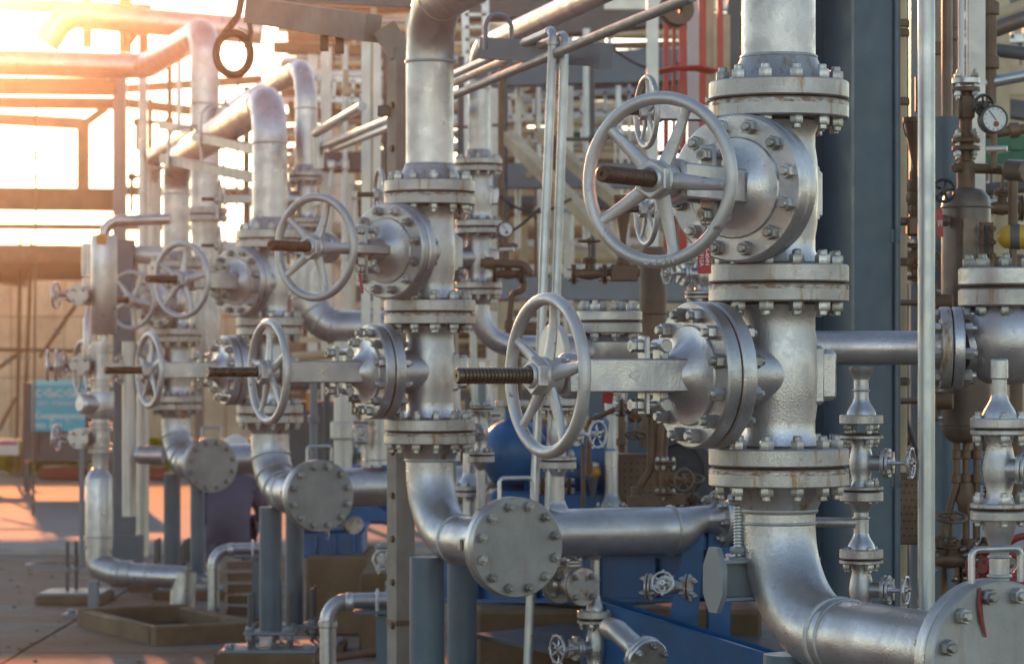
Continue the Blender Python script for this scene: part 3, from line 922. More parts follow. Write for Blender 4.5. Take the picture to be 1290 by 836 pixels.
# vents and drains on the middle branch
cb = colpos(1) + HDR * .50 + Z * (ZH + .03)
def on_branch(px):
    for k in range(200):
        p = cb + BRN * (k * .006)
        if 645 + p.x / p.y * F >= px: return p
    return p
p = on_branch(702); D = p.y; q = lambda py: zat(py, D)
pipe_string('vent_riser', 'slim silver riser standing on the thick branch pipe, below oval handwheel', 'pipe', (p.x, D, q(645)), Z,
            [('cone', 0, .05, .05, .03), ('pipe', .04, q(600) - q(645), .027), ('cone', q(600) - q(645), q(590) - q(645), .027, .042), ('flange', q(590) - q(645), q(581) - q(645), .078)])
small_valve(Vector((p.x, D, (q(580) + q(512)) / 2)), Z, Vector((.75, -.66, 0)), .078, (q(512) - q(580)) / 2, 'small vent valve with knobbed wheel seen through the lower oval handwheel', .22, .062, ends=(1, 1))
pipe_string('vent_riser', 'flared silver pipe end above the vent valve, behind the oval handwheel', 'pipe', (p.x, D, q(511)), Z,
            [('flange', 0, .03, .078), ('cone', .03, .09, .042, .027), ('pipe', .09, .3, .027)])
p = on_branch(655) + ROW * .75; D = p.y; q = lambda py: zat(py, D)
pipe_string('vent_riser', 'thin silver riser with small flange left of the oval handwheel', 'pipe', (p.x, D, q(640)), Z,
            [('pipe', 0, q(592) - q(640), .02), ('cone', q(592) - q(640), q(582) - q(640), .02, .034), ('flange', q(582) - q(640), q(574) - q(640), .062)])
small_valve(Vector((p.x, D, (q(573) + q(515)) / 2)), Z, Vector((-.3, -.95, 0)), .062, (q(515) - q(573)) / 2, 'little vent valve with flanges against the blue pump casing', .18, .045, knobs=6, ends=(1, 1))
p = on_branch(749); D = p.y; q = lambda py: zat(py, D)
pipe_string('drain_riser', 'thin silver drain pipe hanging below the thick branch pipe', 'pipe', (p.x, D, q(779)), Z,
            [('flange', .004, .036, .078), ('cone', .036, .10, .04, .021), ('pipe', .10, q(705) - q(779), .0195), ('bead', .17, .004, .02), ('cone', q(705) - q(779), q(696) - q(779), .02, .032)])
small_valve(Vector((p.x, D, q(815))), Z, Vector((-.86, -.5, 0)), .078, q(780) - q(815), 'small drain valve at bottom with six sided handwheel facing left', .19, .065, knobs=6, ns=6, ends=(1, 1))
small_valve(P(718, 737, 12.7), Vector((.55, -.83, 0)), Z, .082, .085, 'flanged isolation valve lying under the middle branch pipe', .2, .06, wheel=False)
small_valve(P(842, 739, 12.5), Vector((1, -.25, 0)), Vector((.75, -.66, .1)), .058, .085, 'small flanged valve with little wheel in front of the blue pedestal', .13, .05)
t = thing('drain_pipe', 'silver pipe elbow with bolted flange at the bottom of the picture', 'pipe', P(800, 836, 12.0))
a = P(778, 800, 12.0)
m = M(); m.tube(fillet([a + Z * .02 + ROW * .12, a + Z * .02, a + HDR * .22 - Z * .06], .05, 8), .045, 24); part('pipe', m, SIL, t)
e = a + HDR * .22 - Z * .06; d = (HDR * .22 - Z * .08).normalized()
m = M(); m.lathe(disc(.085, 0, .022, 0, .003), frame(e, d), 32); part('flange', m, SIL, t)
m = M(); m.lathe(disc(.085, .026, .048, 0, .003), frame(e, d), 32); part('flange', m, SIL, t)
bolt_ring(t, MW[t.name].inverted() @ frame(e + d * .024, d), .066, 6, .024, 0.3, af=.026, nh=.02, sr=.009)

# fittings on the third branch
cb3 = colpos(2) + HDR * .42 + Z * (ZH + .03)
p = cb3 + BRN * .52; D = p.y; q = lambda py: zat(py, D)
pipe_string('vent_pot', 'short fat silver pot on the branch behind the third blind flange', 'pipe', (p.x, D, q(585)), Z,
            [('pipe', 0, q(525) - q(585), .082), ('bead', .03, .005, .083), ('pipe', q(525) - q(585), q(440) - q(585), .04), ('flange', q(500) - q(585), q(490) - q(585), .09)])
small_valve(P(455, 545, 17.3), Z, Vector((0, -1, 0)), .05, .06, 'tiny valve with round wheel on the short fat pot', .11, .055)
pd = cb3 + BRN * .66; D = pd.y; q = lambda py: zat(py, D)
pipe_string('drain_pipe', 'silver drain leg hanging below the third branch, beside weathered column', 'pipe', (pd.x, D, q(745)), Z,
            [('flange', 0, .03, .085), ('flange', .034, .064, .085), ('pipe', .064, .12, .03), ('cone', .12, .16, .03, .066), ('pipe', .16, q(640) - q(745), .066), ('bead', .30, .005, .067), ('pipe', -.25, 0, .03)])
small_valve(P(483, 703, 16.9), Z, Vector((0, -1, 0)), .05, .06, 'tiny valve with round wheel on the drain leg beside the weathered column', .11, .06)
small_valve(P(447, 661, 17.3), Vector((0, 1, .01)), Vector((-1, -.25, 0)), .05, .06, 'tiny valve with knobbed wheel facing left under the third branch', .16, .075, knobs=6)
pipe_string('capped_stub', 'silver capped stub beside the farthest elbow, left side', 'pipe', P(206, 573, 22.4), Vector((-1, .1, 0)), [('pipe', 0, .18, .07), ('cone', .18, .22, .07, .05)])

# --- bypass lines behind the columns (half size gate valves)
BY = 'half size bypass valves behind the columns'
def bypass(px, D, ys, k, az, Lw, labels, pipe_r, rest):
    x = xat(px, D)
    for py, lb in zip(ys, labels):
        gate_valve(Vector((x, D, zat(py, D))), az, lb, Lw=Lw, Lt=Lw + .2, k=k, group=BY, joined=True, bn=10, mark=False)
    return x
k2 = .62
bypass(603, 15.5, (247, 325), k2, 14, .86, ['half size bypass valve behind the middle column, black stemmed wheel beside pale pipe', 'lower half size bypass valve behind the middle column, square boss on its body'], .057, None)
x = xat(603, 15.5); zt = zat(247, 15.5) + FZ * k2; zl = zat(325, 15.5) - FZ * k2
t = thing('bypass_pipe', 'slim silver pipe with elbow running up right above the bracket beam', 'pipe', (x, 15.5, zt))
ztop = zat(62, 15.5)
e = Vector((x, 15.5, ztop)) - ROW * 5.2
m = M(); m.tube(fillet([(x, 15.5, zt + .05), (x, 15.5, ztop), e], .2, 14), .057, 28); part('pipe', m, SIL, t)
m = M(); weld_neck(m, Vector((x, 15.5, zt)), -Z, .124, .057, .03, .05, n=40); part('flange', m, SILF, t)
ring(t, Vector((x, 15.5, ztop - .21)), Z, .057, .004, 28)
ring(t, Vector((x, 15.5, ztop)) - ROW * .21, ROW, .057, .004, 28)
m = M(); m.lathe(disc(.124, 0, .05), frame(e, -ROW), 32); part('blind_flange', m, SIL, t)
t = thing('bypass_pipe', 'slim silver pipe bending right behind the oval handwheel, under the bypass valves', 'pipe', (x, 15.5, zl - .4))
zz = zat(436, 15.5)
m = M(); m.tube(fillet([(x, 15.5, zl - .05), (x, 15.5, zz), Vector((x, 15.5, zz)) + Vector((.9, .1, 0)), ], .2, 14), .057, 28); part('pipe', m, SIL, t)
m = M(); weld_neck(m, Vector((x, 15.5, zl)), Z, .124, .057, .03, .05, n=40); part('flange', m, SILF, t)
ring(t, Vector((x + .21, 15.52, zz)), X, .057, .005, 28)

k3 = .60
bypass(385, 20.0, (252, 310), k3, 10, .98, ['half size bypass valve behind the third column, wheel edge seen at left', 'lower half size bypass valve behind the third column, half hidden'], .067, None)
x = xat(385, 20.0); zt = zat(252, 20) + FZ * k3; zl = zat(310, 20) - FZ * k3
t = thing('bypass_pipe', 'slim silver gooseneck behind the third column falling away to the left', 'pipe', (x, 20, zt))
zp = zat(83, 20); far = Vector((x, 20, zp)) + ROW * 9.0
m = M(); m.tube(fillet([(x, 20, zt + .05), (x, 20, zp), far, far - Z * 1.5], .28, 14), .070, 28); part('pipe', m, SIL, t)
m = M(); weld_neck(m, Vector((x, 20, zt)), -Z, .12, .07, .03, .05, n=40); part('flange', m, SILF, t)
ring(t, Vector((x, 20, zp - .29)), Z, .07, .005, 28); ring(t, Vector((x, 20, zp)) + ROW * .29, ROW, .07, .005, 28)
t = thing('clad_elbow', 'fat ribbed silver clad elbow behind the lower wheel of the middle column', 'pipe elbow', (x + .05, 19.6, zl - .6))
c0 = Vector((xat(388, 19.6), 19.6, zl)); zz = zat(413, 19.6)
pts = fillet([c0 + Z * .05, Vector((c0.x, 19.6, zz)), Vector((c0.x + .62, 19.5, zz))], .24, 12)
m = M(); m.tube(pts, .115, 32); part('cladding', m, SIL, t)
for i in (2, 5, 8, 11):
    if i < len(pts) - 1: ring(t, pts[i], pts[i + 1] - pts[i - 1], .115, .006, 32)

k1 = .54
bypass(985, 9.75, (145, 266), k1, 15, .87, ['half size bypass valve behind the nearest column, its dark wheel behind the big wheel', 'lower half size bypass valve behind the nearest column, wheel low behind big wheel'], .05, None)

# --- weathered grey column with knee brace and horizontal beam
D = 13.6
wc = thing('steel_column', 'weathered grey steel column with rusty bolts left of middle pipe', 'column', (xat(505, D), D, 0))
c = Vector((xat(505, D), D, 0))
ztp = zat(62, D)
m = M(); m.bar(c, c + Z * ztp, .095, .11, up=HDR); part('shaft', m, WEATH, wc)
for k in range(14):
    zz = .35 + k * .2
    m = M(); hexnut(m, 0, .014, .03, frame(c + Z * zz - BRN * .048 + HDR * .02, -BRN)); part('bolt', m, RUSTY, wc)
m = M(); m.bar(c + Z * .55 - HDR * .0, c + Z * .575, .102, .117, up=HDR); part('splice_band', m, RUSTY, wc)
m = M(); m.box((c.x, c.y, .01), (.3, .3, .02)); part('base_plate', m, WEATH, wc)
b1 = Vector((xat(478, D), D, zat(36, D))); b0 = P(318, 13, 14.4)
m = M(); m.bar(c + Z * (ztp - .02), b1 + Vector((.02, 0, 0)), .09, .115, up=Vector((.5, 0, 1))); part('knee_brace', m, WEATH, wc)
m = M(); m.bar(b1 - Vector((.03, 0, 0)), b0, .09, .128); part('arm_beam', m, WEATH, wc)
for f_ in (.42, .30):
    p = b1 + (b0 - b1) * f_
    m = M(); m.box(tuple(p - Z * .1), (.04, .05, .09)); part('lug', m, RUSTY, wc)
m = M(); m.box(tuple(P(484, 140, D)), (.06, .03, .05)); part('clip', m, DKB, wc)
b = M(); b.bar(P(300, -10, 16.6), P(560, 0, 14.2), .09, .09)
solo('cross_beam', b, DKB, 'dark blue grey beam crossing the top edge left of the bent pipe', 'beam')

# hook with hoop hanging at top left
D = 15.5
hk = thing('lifting_hook', 'dark iron hook and wire hoop hanging at top left', 'hook', P(295, 60, D))
m = M()
cc = P(294, 68, D)
m.tube([cc + Vector((.088 * math.cos(2 * math.pi * k / 40), .02 * math.cos(2 * math.pi * k / 40), .11 * math.sin(2 * math.pi * k / 40))) for k in range(40)], .022, 12, closed=True, up=Y)
part('hoop', m, HOOK, hk)
m = M(); m.tube(fillet([cc + Vector((-.075, 0, .07)), P(300, 20, D), P(310, -30, D)], .1), .02, 10); part('hook', m, HOOK, hk)
m = M(); m.tube([cc + Vector((.08, 0, .06)), P(316, 40, D), P(311, 15, D), P(318, -20, D)], .014, 10); part('shackle', m, HOOK, hk)
for a, b_ in ((P(283, 85, D), P(305, 40, D)), (P(290, 88, D), P(309, 55, D)), (P(300, 35, D), P(312, 42, D)), (P(286, 60, D), P(300, 84, D))):
    m = M(); m.tube([a, (a + b_) / 2 + Vector((.02, 0, 0)), b_], .0035, 6); part('wire', m, HOOK, hk)

# bracket beam with two conduits
D = 12.6
b = thing('bracket_beam', 'grey square bracket beam carrying the slim pipe and two conduits', 'beam', P(690, 80, D))
m = M(); m.bar(P(610, 61, 13.5), P(757, 70, 12.9), .06, .10); part('beam', m, GREYS, b)
m = M(); m.bar(P(757.2, 70, 12.899), P(764, 71, 12.87), .07, .115); part('end_plate', m, GREYS, b)
for px, dd in ((628, 13.4), ):
    m = M(); c = P(px, 38, 13.35); a_ = BRN
    m.tube(fillet([c - a_ * .065 - Z * .09, c - a_ * .065 + Z * .07, c + a_ * .065 + Z * .07, c + a_ * .065 - Z * .09], .06, 6), .011, 10); part('u_bolt', m, GREYS, b)
for (xa, xb, lb, ya) in ((697, 664, 'left of two thin grey conduits dropping from the bracket beam', 38), (712, 691, 'right of two thin grey conduits dropping from the bracket beam', 44)):
    top = P(xa, ya, 12.75); bot = P(xb, 860 if xa == 697 else 660, 12.75); hor = top + ROW * 3.0
    run('conduit', lb, 'conduit', [bot, top, hor], .0195, GREYS if xa < 0 else GALV, rad=.05, n=14, couplings=(1,), group='thin conduits on the bracket beam')
a = P(872, -4, 10.8)
run('conduit', 'thin blue grey conduit slanting across the top behind the big wheel', 'conduit', [a, a + ROW * 5.5], .0215, GREYS)

# ------------------------------------------------------------------ right side: brown vessel and its fittings
D = 10.9
def px_tube(pts, D, r, n=14, rad=None, seg=6):
    w_ = [P(a[0], a[1], a[2] if len(a) > 2 else D) for a in pts]
    m = M(); m.tube(fillet(w_, rad, seg) if rad and len(w_) > 2 else w_, r, n)
    return m
c = P(1217, 558, D)
vs_ = thing('brown_vessel', 'brown vertical vessel with domed top and worn label patches on right', 'vessel', c)
s_ = F / D
ro = 31 / s_
h1 = (558 - 236) / s_
m = M(); m.lathe([(0, 0), (ro * .6, .004), (ro * .9, .025), (ro, .06), (ro, h1 - .07), (ro * .93, h1 - .035), (ro * .7, h1 - .01), (ro * .3, h1), (0, h1)], Matrix.Translation(c), 40); part('shell', m, BROWN, vs_)
for zz in (.07, h1 - .075):
    m = M(); m.torus(Matrix.Translation(c + Z * zz), ro + .001, .004, 40, 8); part('weld_bead', m, BROWN, vs_)
for py, (w_, hh) in ((305, (.09, .045)), (345, (.10, .05))):
    m = M()
    for k in range(8):
        a0, a1 = R(-118 + k * 7), R(-118 + (k + 1) * 7)
        zc = zat(py, D)
        qd = [c + Vector((ro * 1.012 * math.cos(a), ro * 1.012 * math.sin(a), 0)) for a in (a0, a1)]
        m.add([(qd[0].x, qd[0].y, zc - hh / 2), (qd[1].x, qd[1].y, zc - hh / 2), (qd[1].x, qd[1].y, zc + hh / 2), (qd[0].x, qd[0].y, zc + hh / 2)], [(0, 1, 2, 3)])
    o = part('label_patch', m, RUSTY, vs_)
for px, py, dy in ((1192, 278, -1), (1190, 398, -1), (1192, 500, -1)):
    m = M(); e = P(px, py, D - .06); m.cyl(e, e + Vector((-.05, -.05, 0)), .022, n=16, ch=.004); part('nozzle', m, BROWN, vs_)
m = M(); m.bar(P(1222, 275, D - .1), P(1222, 345, D - .1), .055, .02, up=Y); part('bracket', m, BROWN, vs_)
m = M(); m.bar(P(1243, 280, D - .14), P(1243, 350, D - .14), .05, .02, up=Y); part('gauge_glass', m, RUSTY, vs_)
m = M(); m.bar(P(1243, 284, D - .152), P(1243, 346, D - .152), .014, .006, up=Y); part('glass_slot', m, BLACK, vs_)
for py in (288, 305, 322, 340):
    for px in (1236, 1251):
        m = M(); hexnut(m, 0, .012, .02, frame(P(px, py, D - .15), -Y)); part('nut', m, RUSTY, vs_)
# legs as three thin pipes below
for pts, lb in (([(1205, 556), (1205, 610), (1189, 665), (1189, 900)], 'bent brown drain pipe below the vessel, leftmost of three'), ([(1217, 556), (1217, 900)], 'straight brown drain pipe with valve body below the vessel, middle of three'), ([(1231, 556), (1230, 640), (1230, 900)], 'brown drain pipe below the vessel, rightmost of three')):
    t = thing('drain_pipe', lb, 'pipe', P(pts[-1][0], pts[-1][1], D), 'brown drain pipes under the vessel')
    part('pipe', px_tube(pts, D, .0135, rad=.04), RUSTY, t)
    for py in (566, 596):
        m = M(); cc = P(pts[0][0], py, D); m.cyl(cc, cc - Z * .035, .021, n=12, ch=.003); part('coupling', m, RUSTY, t)
    if pts[0][0] == 1217:
        m = M(); cc = P(1217, 628, D); m.lathe([(0, -.06), (.026, -.06), (.03, -.03), (.04, 0), (.03, .03), (.026, .06), (0, .06)], Matrix.Translation(cc), 16); part('valve_body', m, RUSTY, t)
for px, py in ((1188, 672), (1222, 676), (1248, 674)):
    pipe_string('brown_flange', {1188: 'square brown flange block under the bent drain pipe', 1222: 'round brown flange under the middle drain pipe', 1248: 'round brown flange right of the middle drain pipe'}[px], 'flange', P(px, py + 26, D - .02), Z,
                [('flange', 0, .022, .06), ('flange', .026, .048, .06), ('pipe', .048, .07, .035), ('bolts', .024, .024, .062, 4)], mat=RUSTY, group='brown flanges under the vessel')
# valve stack above the vessel
D = 10.9
c = P(1217, 236, D)
t = thing('vessel_vent', 'brown pipe stack with two flange pairs rising from the vessel dome', 'pipe', c)
zq = lambda py: (236 - py) / s_
m = M(); m.lathe([(0, -.02), (.034, -.02), (.034, zq(205)), (.026, zq(203)), (.026, zq(195)), (.024, zq(165)), (.022, zq(110)), (0, zq(110))], Matrix.Translation(c), 20); part('pipe', m, RUSTY, t)
for a, b_, mt in ((190, 184, RUSTY), (180, 174, RUSTY), (116, 110, RUSTY), (106, 98, GALV)):
    m = M(); m.lathe(disc(.052, zq(a), zq(b_), 0, .003), Matrix.Translation(c), 24); part('flange', m, mt, t)
lo = MW[t.name].inverted() @ Matrix.Translation(c)
bolt_ring(t, lo @ Matrix.Translation((0, 0, zq(182))), .042, 4, .026, R(40), af=.024, nh=.016, sr=.007)
bolt_ring(t, lo @ Matrix.Translation((0, 0, zq(107))), .042, 4, .026, R(40), af=.024, nh=.016, sr=.007)
m = M(); m.box(tuple(c + Z * zq(135)), (.06, .06, .1), b=.012); m2 = m; part('valve_body', m2, RUSTY, t)
m = M(); m.cyl(c + Z * zq(135), c + Z * zq(135) + Vector((.085, -.05, 0)), .02, n=14); part('bonnet', m, RUSTY, t)
m = M(); m.cyl(c + Z * zq(212), c + Z * zq(212) + Vector((-.05, -.03, 0)), .017, n=12, ch=.003); part('plug', m, RUSTY, t)
m = M(); m.tube([c + Z * zq(212), P(1255, 213, D), P(1275, 215, D - .1)], .019, 12); part('side_pipe', m, RUSTY, t)
m = M(); m.cyl(P(1268, 214, D - .1), P(1292, 216, D - .15), .04, n=18, ch=.006); part('side_fitting', m, BROWN, t)
whs = thing('handwheel_valve', 'black small handwheel with four spokes beside the pressure gauge', 'handwheel', frame(P(1240, 133, D - .14), Vector((.35, -.94, 0))) @ Matrix.Rotation(R(-90), 4, 'Y'))
wheel_parts(whs, 0, .044, .006, 5, R(80), .012, BLACK, sp=(.006, .004), hubx=(-.03, .01))
whs = thing('handwheel_valve', 'black small handwheel beside the pole, above the red tag', 'handwheel', frame(P(1189, 240, D - .2), Vector((-.1, -.99, 0))) @ Matrix.Rotation(R(-90), 4, 'Y'))
wheel_parts(whs, 0, .046, .006, 5, R(60), .012, BLACK, sp=(.006, .004), hubx=(-.06, .01))
# pressure gauge
def gauge(px, py, D, rad, label, stem_to):
    c = P(px, py, D)
    t = thing('pressure_gauge', label, 'gauge', c)
    mm = frame(c, Vector((.15, -1, 0)), Z)
    m = M(); m.lathe([(0, -.05), (rad * .95, -.05), (rad, -.045), (rad, 0), (rad * .95, .006), (rad * .86, .006), (rad * .84, .001), (0, .001)], mm, 32); part('case', m, DKB, t)
    m = M(); m.lathe([(0, .002), (rad * .83, .002), (rad * .83, .0015), (0, .0015)][::-1], mm, 32); part('dial', m, WHITE, t)
    def pt(a, q, h=.005): return mm @ Vector((q * math.cos(a), q * math.sin(a), h))
    m = M(); m.bar(pt(R(230), rad * .12), pt(R(230 + 180 - 15), rad * .68), .004, .002); part('needle', m, BLACK, t)
    m = M()
    for k in range(11):
        a = R(-45 + 27 * k); m.bar(pt(a, rad * .66, .0035), pt(a, rad * .78, .0035), .0035, .0015)
    o = part('dial_marks', m, BLACK, t); o['kind'] = 'stuff'
    m = M(); m.lathe([(0, .002), (rad * .2, .002), (rad * .2, .005), (0, .005)], mm @ Matrix.Translation((-rad * .35, -rad * .1, 0)), 14); part('dial_mark', m, REDD, t)
    e = P(*stem_to, D + .02)
    m = M(); m.cyl(c - Z * rad * .9 + Y * .02, e, .012, n=12); part('stem', m, RUSTY, t)
    m = M(); m.cyl((c + e) / 2 - Z * .02 + Vector((-.03, 0, 0)), (c + e) / 2 - Z * .02 + Vector((.045, -.02, 0)), .011, n=12, ch=.002); part('cock', m, PALE, t)
gauge(1253, 150, 10.75, .052, 'round white faced pressure gauge at upper right above brown pipework', (1252, 212))
gauge(637, 289, 15.2, .042, 'small pressure gauge on brown stem left of the two conduits', (636, 330))
# funnel
def funnel(px, top, mid, bot, wid, D, label, low):
    c = P(px, bot, D); s = F / D
    t = thing('drain_funnel', label, 'funnel', c, 'brown drain funnels')
    hw = wid / 2 / s
    h = lambda py: (bot - py) / s
    m = M()
    m.lathe([(.011, 0), (.013, h(mid) * .5), (.014, h(mid)), (hw * .92, h(top) - .02), (hw, h(top) - .018), (hw, h(top)), (hw * .93, h(top)), (hw * .85, h(top) - .02), (.010, h(mid) + .01), (.008, 0)], Matrix.Translation(c), 28); part('cone', m, RUSTY, t)
    for py, rr in low:
        m = M(); cc = P(px, py, D); m.lathe([(0, -.03), (rr * .7, -.028), (rr, -.01), (rr, .012), (rr * .7, .03), (0, .03)], Matrix.Translation(cc), 8); part('fitting', m, RUSTY, t)
    return t
t = funnel(1154, 148, 210, 272, 33, 10.6, 'brown funnel with chained rim left of the pole on the right', [(222, .024), (236, .034), (250, .036), (264, .028)])
m = M(); m.box(tuple(P(1155, 285, 10.6)), (.075, .06, .07), b=.008); part('block', m, RUSTY, t)
m = M(); m.cyl(P(1128, 279, 10.6), P(1148, 279, 10.6), .015, n=14); part('side_pipe', m, RUSTY, t)
m = M(); m.tube([P(1140, 148, 10.48), P(1138, 158, 10.48), P(1141, 170, 10.48), P(1146, 176, 10.5)], .003, 6); part('chain', m, BLACK, t)
t = funnel(785, 246, 300, 345, 26, 13.4, 'brown rusty funnel seen through the big handwheel', [(318, .03), (330, .034)])
m = M(); m.box(tuple(P(786, 344, 13.4)), (.125, .07, .075), b=.006); part('block', m, RUSTY, t)
m = M(); m.cyl(P(755, 343, 13.4), P(806, 343, 13.4), .018, n=14); part('side_pipe', m, RUSTY, t)
# pipes and posts behind, on the right
t = thing('standpipe', 'tall beige pipe with unions along the edge of the blue column', 'pipe', P(1135, 900, 11.2))
part('pipe', px_tube([(1135, -40), (1135, 900)], 11.2, .024), TAN, t)
for py in (30, 42, 128, 330, 480):
    m = M(); cc = P(1135, py, 11.2); m.lathe(disc(.034, -.015, .015, 0, .004), Matrix.Translation(cc), 12); part('union', m, RUSTY, t)
def bar(name, label, cat, a, b, w_, h, mat, kind='bar', group=None, up=Z):
    m = M()
    p0, p1 = P(*a), P(*b)
    if kind == 'bar': m.bar(p0, p1, w_, h, up=up)
    elif kind == 'ibeam': m.ibeam(p0, p1, w_, h, up=up)
    else: m.tube([p0, p1], w_, 14)
    return solo(name, m, mat, label, cat, group)
bar('grey_post', 'pale grey channel post with bolt holes behind the funnel', 'post', (1158, -40, 11.6), (1158, 900, 11.6), .075, .06, GREYS, up=Y)
t = thing('post_clip', 'small blue grey plate with round hole above the funnel', 'plate', P(1160, 140, 11.3))
m = M(); m.box(tuple(P(1161, 119, 11.3)), (.05, .02, .14)); part('plate', m, BLUEG, t)
m = M(); m.lathe([(0, 0), (.014, 0), (.014, .005), (0, .005)], frame(P(1162, 108, 11.285), -Y), 16); part('hole', m, BLACK, t)
for px in (1157, 1167):
    m = M(); hexnut(m, 0, .008, .016, frame(P(px, 135, 11.285), -Y)); part('bolt', m, BLACK, t)
bar('grey_post', 'pale grey steel post behind the black handwheel and gauge', 'post', (1229, -40, 11.7), (1229, 260, 11.7), .07, .06, PALE, up=Y)
bar('thin_pipe', 'thin pale purple pipe coming down onto the vessel stack', 'pipe', (1211, -40, 11.0), (1211, 98, 11.0), .012, 0, WHITE, 'tube')
bar('thin_pipe', 'thin brown pipe beside the pale post at top right', 'pipe', (1193, -40, 11.9), (1193, 150, 11.9), .022, 0, BROWN, 'tube')
bar('column_pipe', 'stout blue grey standpipe stub behind the vessel dome', 'pipe', (1193, 148, 11.5), (1193, 900, 11.5), .065, 0, BLUEG, 'tube')
bar('tan_board', 'pale tan board standing behind the vessel on left', 'board', (1158, 300, 11.9), (1158, 700, 11.9), .07, .03, TANL, up=Y)
bar('green_beam', 'dark green steel beam crossing behind the gauge', 'beam', (1165, 176, 15.0), (1330, 182, 15.0), .1, .08, GREEN)
bar('green_beam', 'green steel beam lower, behind the vessel top at far right', 'beam', (1240, 205, 13.0), (1330, 196, 13.0), .08, .07, GREEN)
for k, (a, b_, r, mt, lb) in enumerate([
    ((1230, 45, 14), (1330, 10, 14), .04, BROWN, 'brown thick pipe slanting up at the top right corner'),
    ((1230, 30, 16), (1330, -8, 16), .035, TAN, 'tan pipe slanting up at the very top right corner'),
    ((1225, 108, 13), (1330, 88, 13), .026, GALV, 'grey pipe rising to the right above the gauge'),
    ((1225, 60, 15), (1330, 72, 15), .035, DKB, 'dark beam falling to the right above the gauge'),
    ((1130, 505, 11.0), (1190, 503, 10.8), .012, RUSTY, 'rusty tapered rod crossing behind the pole, lower of two'),
    ((1130, 381, 11.0), (1190, 381, 10.8), .012, RUSTY, 'rusty tapered rod crossing behind the pole, upper of two'),
    ((1240, 260, 12), (1330, 262, 12), .03, PALE, 'grey ledge pipe beside the vessel at right edge'),
    ((1225, 240, 13.5), (1330, 232, 13.5), .03, DKB, 'dark ledge pipe beside the vessel below the green beam')]):
    bar('pipe', lb, 'pipe', a, b_, r, 0, mt, 'tube')
for py, lb in ((381, 'brown three bolted clamp flange behind the pole, upper'), (505, 'brown three bolted clamp flange behind the pole, lower')):
    pipe_string('clamp_flange', lb, 'flange', P(1166, py, 10.75), Vector((1, -.3, 0)), [('flange', 0, .02, .075), ('flange', .024, .044, .075), ('pipe', .044, .10, .03), ('bolts', .022, .024, .078, 3)], mat=RUSTY, group='brown clamp flanges')
# yellow actuator
c = P(1276, 298, 10.6)
t = thing('actuator', 'yellow rounded actuator with dark band at right edge', 'actuator', c)
fr = frame(c, Vector((1, -.2, 0)))
m = M(); m.lathe([(0, -.055), (.016, -.055), (.03, -.045), (.042, -.03), (.045, 0), (.045, .08), (0, .08)], fr, 28); part('body', m, YEL, t)
m = M(); m.lathe([(0, -.008), (.047, -.008), (.047, .025), (0, .025)], fr, 28); part('band', m, DKB, t)
m = M(); m.cyl(c - Z * .03, c - Z * .16, .014, n=12); part('stem', m, RUSTY, t)
m = M(); m.cyl(c + Z * .03, c + Z * .2, .018, n=12); part('pipe', m, RUSTY, t)
# red tags with thin hand lettering
def text_part(txt, mat_, size, parent, world, name='lettering', extr=.0008, align='CENTER'):
    cu = bpy.data.curves.new(name, 'FONT'); cu.body = txt; cu.size = size; cu.align_x = align; cu.align_y = 'CENTER'; cu.extrude = extr; cu.resolution_u = 2; cu.offset = size * .012
    o = bpy.data.objects.new(name, cu); SC.collection.objects.link(o)
    dg = bpy.context.evaluated_depsgraph_get(); me = bpy.data.meshes.new_from_object(o.evaluated_get(dg))
    bpy.data.objects.remove(o)
    me.name = name; me.materials.clear(); me.materials.append(mat_)
    return link(name, me, parent, MW[parent.name].inverted() @ world)
def red_tag(px, py, D, w_, h, label, lines, tilt=0):
    c = P(px, py, D)
    t = thing('red_tag', label, 'tag', c + Z * h / 2, 'red plastic tags')
    mm = Matrix.Translation(c) @ Matrix.Rotation(R(90), 4, 'X') @ Matrix.Rotation(R(tilt), 4, 'Z')
    m = M(); m.box((0, 0, 0), (w_, h, .0025), mm, .0008); part('plate', m, REDTAG, t)
    for k, ln in enumerate(lines):
        text_part(ln, WHITE, w_ * .42, t, mm @ Matrix.Translation((w_ * (.22 - .44 * k), 0, .0022)) @ Matrix.Rotation(R(-90), 4, 'Z'))
    m = M(); m.tube([c + Z * h / 2, c + Z * (h / 2 + .03) + X * .006, c + Z * (h / 2 + .07) - X * .004], .0016, 6); part('wire', m, DKB, t)
red_tag(887, 322, 7.98, .036, .098, 'red plastic tag with white lettering hanging under the big upper handwheel', ['2S-404N', '4V1F15A'], 2)
red_tag(1184, 281, 10.55, .022, .10, 'red tag with white lettering wired beside the pole on right', ['GSAV', '20304'], 2)
red_tag(766, 497, 8.42, .03, .05, 'red tag half hidden behind the lower gland bolts', [], -8)
c = P(455, 357, 12.35)
t = thing('red_tag', 'thin red tag hanging edge on from the gland of the middle column', 'tag', c)
m = M(); m.box((0, 0, 0), (.012, .003, .085), Matrix.Translation(c) @ Matrix.Rotation(R(-8), 4, 'Y')); part('plate', m, REDTAG, t)
m = M(); m.tube([c + Z * .04, c + Z * .07 - X * .005], .002, 6); part('wire', m, DKB, t)
# red ribbon on the near blind flange
e = HE[0]; s2 = HDR.cross(Z).normalized()
hd = [o for o in SC.objects if o.name == 'header_elbow'][0]
tp = e + Z * .2 - s2 * .04
if (s2.x > 0): pass
m = M(); pts = [P(1256, 742, e.y - .10), P(1259, 765, e.y - .11), P(1262, 785, e.y - .11), P(1271, 806, e.y - .115)]
inv_d = [e + (p - e) - HDR * ((p - e).dot(HDR)) + HDR * .006 for p in pts]
m.tube(inv_d, [.004, .008, .007, .003], 8, sq=.5, up=HDR.cross(Z)); o = part('red_ribbon', m, REDD, hd)
